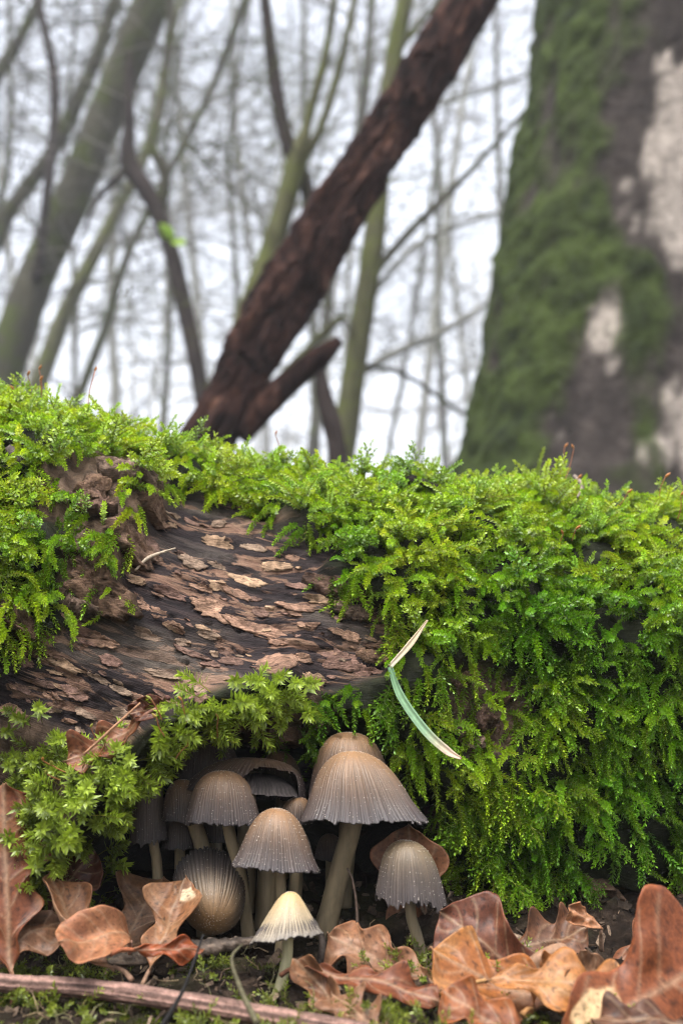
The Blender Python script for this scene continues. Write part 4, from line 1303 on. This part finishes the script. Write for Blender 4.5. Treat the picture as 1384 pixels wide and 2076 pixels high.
capsule(on_log(183, 830, 0.0), on_log(183, 830, 0) + P(190, 700, 0.335) - P(183, 815, 0.335), 0.0006, (0.4, 0.16, 0.05), label='tall lone moss capsule stalk rising from the crest', droop=0.2)
for (x, y, h, dx) in [(85, 805, 50, 0), (57, 815, 30, -2), (80, 835, 28, 2), (38, 850, 26, -3), (592, 905, 48, -28), (1130, 985, 55, 6), (1122, 990, 60, 14), (1192, 1035, 30, 4), (1262, 1070, 24, 14), (1352, 1052, 40, 6), (1362, 1075, 44, 0), (1378, 990, 60, 0), (1125, 1140, 24, 3), (1172, 1130, 20, 4), (1372, 1170, 20, 8)]:
    a = on_log(x, y, 0.007)
    b_ = a + (P(x + dx, y - h, a[1]) - P(x, y, a[1])) + np.array([0, -0.003, 0])
    capsule(a, b_, random.uniform(0.0006, 0.0009), (0.40, 0.15, 0.04), label=crest_say(x, y), group='capsules in the crest moss')
for (x, y, h, dx) in [(335, 1470, 42, -18), (352, 1465, 44, -6), (412, 1445, 40, 4), (310, 1490, 38, -12), (330, 1490, 30, 30), (240, 1545, 36, -6), (150, 1600, 16, -24), (170, 1610, 18, -28), (150, 1625, 14, -22), (240, 1560, 26, 20)]:
    a = on_log(x, y, 0.007)
    b_ = a + (P(x + dx, y - h, a[1]) - P(x, y, a[1])) + np.array([0, -0.003, 0])
    capsule(a, b_, random.uniform(0.0005, 0.0008), random.choice([(0.45, 0.2, 0.05), (0.3, 0.3, 0.06), (0.35, 0.24, 0.06)]), label=lip_say(x), group='capsules over the star-leaved moss')

# ------------------------------------------------------------------ trees behind
def path_from_px(pts):
    """pts: (px, py, depth). Carried on to the ground below the first point."""
    return [P(*q) for q in pts]


def to_ground(p0, p1):
    d = norm(p0 - p1)
    if d[2] > -0.25: d = norm(np.array([d[0], d[1], -0.6]))
    t = (p0[2] + 0.05) / -d[2]
    return p0 + d * t


def trunk_mesh(name, pts, wpx, sides=18, n=70, lump=0.08, seed=0, freq=12.0):
    pts = np.array(pts)
    path = smooth_path(pts, n)
    kk = np.linspace(0, 1, n)
    rad = np.interp(kk, np.linspace(0, 1, len(wpx)), wpx)
    a = np.linspace(0, 2 * math.pi, sides, endpoint=False)
    ln = np.concatenate([[0], np.cumsum(np.linalg.norm(np.diff(path, axis=0), axis=1))])
    q = np.stack([np.cos(a)[None] * 1.2 + 0 * ln[:, None], np.sin(a)[None] * 1.2 + 0 * ln[:, None], ln[:, None] * freq + 0 * a[None] + seed * 7], -1)
    rr = rad[:, None] * (1 + lump * 2 * fbm(q, 4, 0.6))
    V, Fs = tube(path, rr, sides)
    return path, mk_mesh(name, V, Fs)


def twig_mesh(name, roots, levels=2, spread=0.9, seed=0, droop=0.0, kids=5, sides=3):
    """roots: list of (p, dir, length, radius)"""
    r = np.random.default_rng(seed)
    mb = MB()
    n = 5
    cur = [(np.asarray(p, float), norm(d), L, rad) for p, d, L, rad in roots]
    for lv in range(levels, -1, -1):
        p = np.array([c[0] for c in cur]); d = np.array([c[1] for c in cur]); L = np.array([c[2] for c in cur]); rad = np.array([c[3] for c in cur])
        m = len(p)
        pts = [p]
        for k in range(n):
            d = norm(d + 0.16 * r.normal(size=(m, 3)) + np.array([0, 0, -droop * 0.1]))
            pts.append(pts[-1] + d * (L / n)[:, None])
        pts = np.stack(pts, 1)
        V, Fq = batch_tubes(pts, rad[:, None] * np.linspace(1, 0.35, n + 1)[None], sides + (2 if lv == levels else 0))
        mb.add(V, Fq)
        if lv > 0:
            idx = np.repeat(np.arange(m), kids)
            q = r.integers(1, n, m * kids)
            p0 = pts[idx, q]; t0 = norm(pts[idx, q + 1] - p0)
            dd = norm(t0 * 0.7 + spread * norm(r.normal(size=(m * kids, 3))) + np.array([0, 0, 0.1 - droop * 0.3]))
            L2 = L[idx] * r.uniform(0.35, 0.7, m * kids)
            cur = list(zip(p0, dd, L2, rad[idx] * 0.5))
    return mb.mesh(name)


def tree(name, label, cat, px, widths, mat, branches=(), crown=14, crown_len=0.6, crown_r=0.006, seed=0, group=None, top_extra=1.0, kids=5, lump=0.07, sides=16, grounded=True):
    pts = path_from_px(px)
    d0 = px[0][2]
    w = [q * d0 / F / 2 for q in widths]
    g = to_ground(pts[0], pts[1]) if grounded else pts[0]
    dtop = norm(pts[-1] - pts[-2])
    top = pts[-1] + dtop * top_extra
    allp = ([g] if grounded else []) + pts + [top]
    ww = ([w[0] * 1.15] if grounded else []) + list(np.interp(np.linspace(0, 1, len(pts)), np.linspace(0, 1, len(w)), w)) + [w[-1] * 0.45]
    e = empty(name, g, label=label, cat=cat, group=group)
    path, me = trunk_mesh('trunk', allp, ww, sides=sides, seed=seed, lump=lump)
    obj('trunk', me, mat, e)
    r = np.random.default_rng(seed)
    roots = []
    for (bpx, bw, *bm) in branches:
        bp = path_from_px(bpx)
        bw_ = [q * bpx[0][2] / F / 2 for q in bw]
        ext = bp[-1] + norm(bp[-1] - bp[-2]) * 0.3 * top_extra
        bpath, bme = trunk_mesh('branch', bp + [ext], list(np.interp(np.linspace(0, 1, len(bp)), np.linspace(0, 1, len(bw_)), bw_)) + [bw_[-1] * 0.5], sides=10, n=40, seed=seed + 3, lump=lump)
        obj('branch', bme, bm[0] if bm else mat, e)
        for k in range(4):
            q = bpath[r.integers(10, 39)]
            roots.append((q, norm(np.array([r.normal(), 0.4 * r.normal(), 0.4 + 0.4 * r.normal()])), crown_len * 0.6, crown_r * 0.7))
    for k in range(crown):
        q = path[r.integers(16, len(path) - 1)]
        roots.append((q, norm(np.array([r.normal(), 0.6 * r.normal(), 0.3 + 0.4 * r.normal()])), crown_len * r.uniform(0.5, 1.2), crown_r))
    if roots:
        obj('crown', twig_mesh('crown', roots, 2, seed=seed, kids=kids), M['twigs'] if mat not in (M['tree_yellow'], M['tree_grey']) else mat, e)
    return e


# the big birch on the right
def birch():
    D = 1.45
    lft = [(1068, -260), (1062, 0), (1052, 180), (1005, 440), (985, 560), (965, 720), (925, 930), (880, 1100)]
    e = None
    path, rads = [], []
    for k, (x, y) in enumerate(lft):
        rpx = np.interp(y, [-260, 0, 400, 700, 930, 1100], [255, 258, 268, 290, 330, 375])
        path.append(P(x + rpx, y, D + 0.02)); rads.append(rpx * D / F)
    g = np.array([path[-1][0], path[-1][1], -0.1])
    top = path[0] + norm(path[0] - path[1]) * 2.2
    pts = np.array([g] + path[::-1] + [top]); rr = np.array([rads[-1] * 1.25] + rads[::-1] + [rads[0] * 0.7])
    n, sides = 240, 220
    zt = np.linspace(0, 1, n)
    idx = np.concatenate([[0], np.cumsum(np.linalg.norm(np.diff(pts, axis=0), axis=1))]); idx /= idx[-1]
    zt = np.concatenate([np.linspace(0, 0.42, 190, endpoint=False), np.linspace(0.42, 1, 50)])
    ctr = np.stack([np.interp(zt, idx, pts[:, k]) for k in range(3)], -1)
    ker = np.ones(15) / 15
    rad = np.interp(zt, idx, rr)
    rad = np.convolve(np.pad(rad, 7, 'edge'), ker, 'valid')
    a = np.linspace(0, 2 * math.pi, sides, endpoint=False)
    ca, sa = np.cos(a), np.sin(a)
    z = ctr[:, 2:3] + 0 * a[None]
    q = np.stack([ca[None] * rad[:, None], sa[None] * rad[:, None], z], -1)
    # moss grows on the side facing left / the viewer's left
    side = -ca[None] * 1.0 + 0.02 * sa[None]
    mossn = fbm(q * np.array([9, 9, 5]) + 3, 4, 0.6)
    mm = sm(0.05, 0.32, side * 0.8 + mossn * 1.0 - 0.20 - 0.15 * sm(0.5, 0.9, z))
    furrow = fbm(q * np.array([16, 16, 7]) + 11, 4, 0.6)
    dark = sm(-0.12, 0.15, furrow + 0.9 * side + 0.04)
    h = 0.012 * furrow + mm * (0.006 + 0.013 * (fbm(q * 38, 4, 0.65) + 0.2)) - 0.006 * dark
    R = rad[:, None] + h
    V = np.stack([ctr[:, :1] + R * ca[None], ctr[:, 1:2] + R * sa[None], z], -1).reshape(-1, 3)
    i = np.arange(n - 1)[:, None] * sides; j = np.arange(sides)[None]; j2 = (j + 1) % sides
    Fq = np.stack([i + j, i + j2, i + sides + j2, i + sides + j], -1).reshape(-1, 4)
    lent = fbm(q * np.array([14, 14, 130]) + 2, 3, 0.6)
    white = np.array([0.30, 0.26, 0.225])[None, None] * (1 + 0.35 * lent)[..., None]
    white = white * (1 - 0.55 * sm(0.3, 0.45, lent)[..., None])
    dk = np.array([0.032, 0.026, 0.023]) * (1 + 0.8 * fbm(q * 45 + 5, 3))[..., None]
    c = white * (1 - dark[..., None]) + dk * dark[..., None]
    mc = np.array([0.025, 0.036, 0.008]) * (1 + 0.9 * fbm(q * 30 + 9, 4, 0.65))[..., None]
    c = c * (1 - mm[..., None]) + mc * mm[..., None]
    e = empty('birch_tree', g, label='big birch trunk with pale bark and green moss on one side', cat='tree')
    mt = mat_vcol('birch_bark', 0.85, 90, 0.4, 0.006, 0.8, 0.06)
    obj('trunk', mk_mesh('birch_trunk', V, Fq, np.clip(c.reshape(-1, 3), 0.008, 0.7)), mt, e)
    rt = [(ctr[k], norm(np.array([random.gauss(0, 1), random.gauss(0, 1), 0.5])), 1.2, 0.03) for k in (215, 222, 228, 234, 238)]
    obj('crown', twig_mesh('birch_crown', rt, 2, seed=5, kids=6), M['twigs'], e)


birch()

# the dead leaning trunk with shaggy bark
def dead_trunk():
    D = 0.95
    px = [(450, 840, D), (505, 730, D), (570, 620, D), (640, 500, D), (705, 400, D), (770, 300, D), (830, 210, D), (890, 110, D), (955, 0, D)]
    wd = [104, 118, 122, 130, 118, 114, 120, 112, 104]
    pts = [P(*q) for q in px]
    g = to_ground(pts[0], pts[1])
    top = pts[-1] + norm(pts[-1] - pts[-2]) * 0.9
    allp = np.array([g] + pts + [top]); w = np.array([wd[0] * 1.05] + wd + [70]) * D / F / 2
    n, sides = 260, 80
    path = smooth_path(allp, n)
    rad = np.interp(np.linspace(0, 1, n), np.linspace(0, 1, len(w)), w)
    a = np.linspace(0, 2 * math.pi, sides, endpoint=False)
    ln = np.concatenate([[0], np.cumsum(np.linalg.norm(np.diff(path, axis=0), axis=1))])
    q = np.stack([np.cos(a)[None] + 0 * ln[:, None], np.sin(a)[None] + 0 * ln[:, None], ln[:, None] * 9 + 0 * a[None]], -1)
    sh = fbm(q * np.array([1.6, 1.6, 2.2]), 5, 0.62)
    st = np.floor((fbm(q * np.array([1.4, 1.4, 1.0]) + 6, 4, 0.6) + 1) * 5) / 5
    rr = rad[:, None] * (0.93 + 0.42 * sh + 0.34 * (st - 1))
    V, Fs = tube(path, rr, sides)
    e = empty('dead_leaning_trunk', g, label='dead red-brown trunk with shaggy bark leaning behind the log', cat='tree')
    obj('trunk', mk_mesh('dead_trunk', V, Fs, smooth=False), M['dead'], e)
    bp = [P(480, 880, D), P(540, 815, D), P(600, 762, D), P(650, 722, D), P(688, 690, D)]
    _, me = trunk_mesh('broken_branch', bp, [q_ * D / F / 2 for q_ in (60, 62, 52, 46, 24)], 18, 60, 0.12, 4, 30)
    obj('broken_branch', me, M['dead'], e, label='broken side branch ending in a ragged stub')
    bp = [P(648, 735, D), P(655, 800, D), P(672, 860, D), P(690, 960, D)]
    _, me = trunk_mesh('hanging_branch', bp, [q_ * D / F / 2 for q_ in (20, 32, 40, 40)], 14, 40, 0.14, 6, 30)
    obj('hanging_branch', me, M['tree_dark'], e)


dead_trunk()

TG = 'slim bare trees behind the log'
tree('leaning_tree', 'thick grey-green leaning trunk behind the high end of the log', 'tree', [(5, 760, 2.6), (60, 600, 2.6), (125, 450, 2.6), (205, 260, 2.6), (310, 0, 2.6)], [84, 80, 78, 80, 84], M['tree_grey'],
     [([(75, 570, 2.55), (98, 380, 2.5), (112, 180, 2.5), (82, 20, 2.5), (60, -60, 2.5)], [20, 22, 18, 14], M['tree_dark'])], crown=10, crown_len=0.7, crown_r=0.003, seed=1, group=TG)
tree('slim_tree', 'slim dark tree crossing the thick grey-green trunk', 'tree', [(-40, 560, 3.0), (20, 430, 3.0), (110, 300, 3.0), (190, 130, 3.0), (240, -20, 3.0)], [34, 32, 30, 26], M['tree_grey'], crown=16, crown_len=0.8, crown_r=0.003, seed=2, group=TG)
tree('slim_tree', 'slim tree leaning at the edge behind the thick grey-green trunk', 'tree', [(-140, 420, 3.2), (-20, 180, 3.2), (40, 80, 3.2), (95, -30, 3.2)], [34, 32, 26, 24], M['tree_grey'], crown=12, crown_len=0.8, crown_r=0.003, seed=3, group=TG)
crook = tree('crooked_tree', 'crooked dark sapling with a single fresh green leaf', 'tree', [(402, 760, 2.0), (378, 640, 2.0), (345, 500, 2.0), (305, 400, 2.0), (262, 330, 2.0), (262, 240, 2.0)], [34, 36, 34, 38, 40, 24], M['tree_dark'],
             [([(325, 430, 2.0), (335, 360, 2.0), (310, 290, 2.0), (330, 200, 2.05), (342, 90, 2.1), (345, -20, 2.1)], [22, 24, 20, 20, 16], M['tree_grey']),
              ([(262, 340, 2.0), (200, 400, 2.0), (170, 470, 2.0)], [18, 12, 8])], crown=8, crown_len=0.4, crown_r=0.002, seed=4, group=TG, top_extra=0.15)
tree('forked_tree', 'forked algae-green tree passing behind the dead leaning trunk', 'tree', [(455, 760, 1.6), (510, 620, 1.6), (545, 520, 1.6), (575, 420, 1.6), (604, 320, 1.6)], [50, 54, 50, 46, 48], M['tree_yellow'],
     [([(598, 335, 1.6), (572, 250, 1.6), (552, 130, 1.6), (536, -10, 1.6)], [34, 32, 30, 24], M['tree_dark']),
      ([(604, 325, 1.6), (630, 220, 1.6), (660, 110, 1.6), (680, -20, 1.6)], [24, 20, 18, 15]),
      ([(606, 340, 1.6), (650, 260, 1.6), (690, 130, 1.6), (722, -20, 1.6)], [22, 18, 17, 14]),
      ([(612, 350, 1.62), (625, 400, 1.62), (622, 470, 1.62)], [34, 32, 30], M['tree_dark'])], crown=4, crown_len=0.4, crown_r=0.002, seed=5, group=TG, top_extra=0.05)
tree('algae_tree', 'algae-green tree standing close beside the dead leaning trunk', 'tree', [(690, 930, 1.9), (712, 800, 1.9), (735, 640, 1.9), (760, 470, 1.9), (775, 300, 1.9), (800, 100, 1.9), (830, -40, 1.9)], [54, 50, 48, 46, 40, 36], M['tree_yellow'],
     [([(765, 545, 1.9), (830, 470, 1.95), (930, 370, 2.0), (1050, 240, 2.1)], [18, 18, 15, 12], M['tree_grey']),
      ([(752, 600, 1.9), (840, 500, 2.0), (950, 450, 2.1), (1040, 420, 2.2)], [14, 12, 11, 9], M['tree_pale']),
      ([(725, 760, 1.9), (800, 715, 2.0), (900, 670, 2.1), (1010, 600, 2.2)], [18, 18, 16, 12], M['tree_pale']),
      ([(735, 740, 1.9), (820, 760, 2.0), (910, 820, 2.1), (960, 850, 2.2)], [12, 11, 10, 8], M['tree_grey']),
      ([(700, 640, 1.9), (650, 680, 1.9), (600, 730, 1.9)], [14, 16, 14], M['tree_yellow']),
      ([(800, 110, 1.9), (850, 50, 1.9), (900, -10, 1.9)], [14, 14, 12])], crown=8, crown_len=0.6, crown_r=0.002, seed=6, group=TG)
tree('slim_tree', 'pale greenish sapling low behind the thick grey-green trunk', 'tree', [(85, 760, 3.6), (130, 640, 3.6), (200, 500, 3.6), (300, 300, 3.7), (330, 160, 3.7)], [38, 34, 26, 20], M['tree_yellow'], crown=16, crown_len=0.9, crown_r=0.0035, seed=7, group=TG)
tree('slim_tree', 'thin grey sapling between the thick trunk and the crooked sapling', 'tree', [(170, 780, 3.3), (215, 660, 3.3), (250, 540, 3.3), (300, 430, 3.4), (420, 200, 3.6), (490, 20, 3.6)], [20, 18, 18, 16, 22], M['tree_grey'], crown=18, crown_len=0.9, crown_r=0.0035, seed=8, group=TG)
tree('slim_tree', 'slender upright tree seen between the forked tree and the dead trunk', 'tree', [(640, 860, 4.5), (680, 500, 4.5), (735, 220, 4.5), (755, -20, 4.5)], [26, 22, 22, 18], M['tree_grey'], crown=16, crown_len=1.2, crown_r=0.004, seed=9, group=TG)
# the single fresh leaf on the crooked sapling
for k, (x, y, dx, dy) in enumerate([(352, 488, -26, -32), (352, 488, 20, 8)]):
    c = P(x, y, 1.97); t_ = P(x + dx, y + dy, 1.95)
    Yd = norm(t_ - c); Xd = norm(np.cross(Yd, np.array([0.3, -1, 0.2]))); Zd = np.cross(Xd, Yd)
    L = np.linalg.norm(t_ - c) * 1.15
    tt_ = np.linspace(0, 1, 9); w_ = np.interp(tt_, [0, .3, .6, 1], [0.04, .33, .3, .0]) * L
    V = np.concatenate([c + Yd * (tt_ * L)[:, None] + Xd * (s_ * w_)[:, None] + Zd * (abs(s_) * 0.15 * w_)[:, None] for s_ in (-1, 0, 1)])
    Fq = np.concatenate([np.stack([b0 + np.arange(8), b0 + np.arange(8) + 1, b0 + 9 + np.arange(8) + 1, b0 + 9 + np.arange(8)], -1) for b0 in (0, 9)])
    o = obj('leaf', mk_mesh('fresh_leaf', V, Fq, np.tile([[0.26, 0.42, 0.03]], (len(V), 1))), M['moss'], crook, label='fresh yellow-green leaf' if k == 0 else None)
    s_ = o.modifiers.new('thickness', 'SOLIDIFY'); s_.thickness = 0.0004

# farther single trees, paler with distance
r9 = np.random.default_rng(77)
FAR = [(-60, 6.0), (60, 7.5), (150, 5.5), (240, 8.0), (330, 6.5), (420, 9.0), (470, 5.5), (540, 7.0), (640, 8.5), (700, 6.0), (790, 9.5), (850, 7.0), (900, 8.0), (960, 10.0), (1030, 7.5)]
SAY = ['behind the slim dark tree', 'beyond the high end of the log', 'seen past the pale sapling', 'past the thin grey sapling', 'behind the crooked sapling', 'beyond the fresh green leaf', 'left of the forked tree', 'behind the forked tree',
       'beyond the dead leaning trunk', 'behind the algae-green tree', 'past the algae-green tree', 'in the gap beside the birch', 'among the pale branches by the birch', 'close against the birch trunk', 'half behind the birch trunk']
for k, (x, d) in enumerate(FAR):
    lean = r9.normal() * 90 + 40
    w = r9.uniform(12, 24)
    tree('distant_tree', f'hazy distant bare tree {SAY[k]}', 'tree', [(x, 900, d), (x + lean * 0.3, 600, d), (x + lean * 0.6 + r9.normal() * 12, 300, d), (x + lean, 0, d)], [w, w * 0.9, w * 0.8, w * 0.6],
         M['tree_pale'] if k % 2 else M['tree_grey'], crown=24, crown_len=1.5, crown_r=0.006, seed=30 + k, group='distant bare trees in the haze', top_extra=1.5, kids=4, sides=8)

# the far wood: a mass of trunks and twigs nobody could count
fw = MB()
r8 = np.random.default_rng(5)
for k in range(190):
    d = r8.uniform(13, 44)
    x = r8.uniform(-0.75, 0.75) * d
    if k >= 90:      # the same wood goes on unseen behind the viewer, added to block low sky
        x, d = r8.uniform(-25, 25), r8.uniform(-18, -3)
    h = r8.uniform(7, 12)
    pts = [np.array([x, d, -0.3])]
    for q in range(5):
        pts.append(pts[-1] + np.array([r8.normal() * 0.25 + 0.1, r8.normal() * 0.2, h / 5]))
    V, Fs = tube(np.array(pts), np.linspace(r8.uniform(0.05, 0.14), 0.03, 6), 6, False)
    fw.add(V, Fs)
    pts = np.array(pts)
    p0 = pts[r8.integers(1, 5, 16)] + np.stack([np.zeros(16), np.zeros(16), r8.uniform(0, 1.5, 16)], -1)
    dd = norm(np.stack([r8.choice([-1, 1], 16) * (0.6 + np.abs(r8.normal(size=16))), r8.normal(size=16) * 0.5, r8.normal(size=16) * 0.35 + 0.15], -1))
    L = r8.uniform(1.2, 3.2, 16)
    bp = [p0]
    for s_ in range(4):
        dd = norm(dd + 0.2 * r8.normal(size=(16, 3))); bp.append(bp[-1] + dd * (L / 4)[:, None])
    bp = np.stack(bp, 1)
    V, Fq = batch_tubes(bp, np.tile(np.linspace(0.022, 0.008, 5), (16, 1)), 3)
    fw.add(V, Fq)
    ix = np.repeat(np.arange(16), 4)
    p1 = bp[ix, r8.integers(1, 4, 64)]
    d2 = norm(dd[ix] + 0.8 * r8.normal(size=(64, 3)) + np.array([0, 0, -0.2]))
    V, Fq = batch_tubes(np.stack([p1, p1 + d2 * (L[ix] * 0.2)[:, None], p1 + (d2 + np.array([0, 0, -0.15])) * (L[ix] * 0.45)[:, None]], 1), np.tile([0.012, 0.009, 0.005], (64, 1)), 3)
    fw.add(V, Fq)
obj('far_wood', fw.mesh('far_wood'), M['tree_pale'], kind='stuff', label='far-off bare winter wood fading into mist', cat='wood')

# ------------------------------------------------------------------ damp air
hb = np.array([[x, y, z] for x in (-70, 70) for y in (-20, 80) for z in (-2.5, 15)], float)
hf = np.array([[0, 1, 3, 2], [4, 6, 7, 5], [0, 4, 5, 1], [2, 3, 7, 6], [0, 2, 6, 4], [1, 5, 7, 3]])
mh = bpy.data.materials.new('haze'); mh.use_nodes = True
mh.node_tree.nodes.clear()
ho = mh.node_tree.nodes.new('ShaderNodeOutputMaterial')
hv = mh.node_tree.nodes.new('ShaderNodeVolumePrincipled')
hv.inputs['Color'].default_value = (0.93, 0.95, 1.0, 1)
hv.inputs['Density'].default_value = 0.016
mh.node_tree.links.new(hv.outputs[0], ho.inputs['Volume'])
obj('haze', mk_mesh('haze', hb, hf, smooth=False), mh, kind='stuff', label='pale damp winter air between the trees', cat='haze')
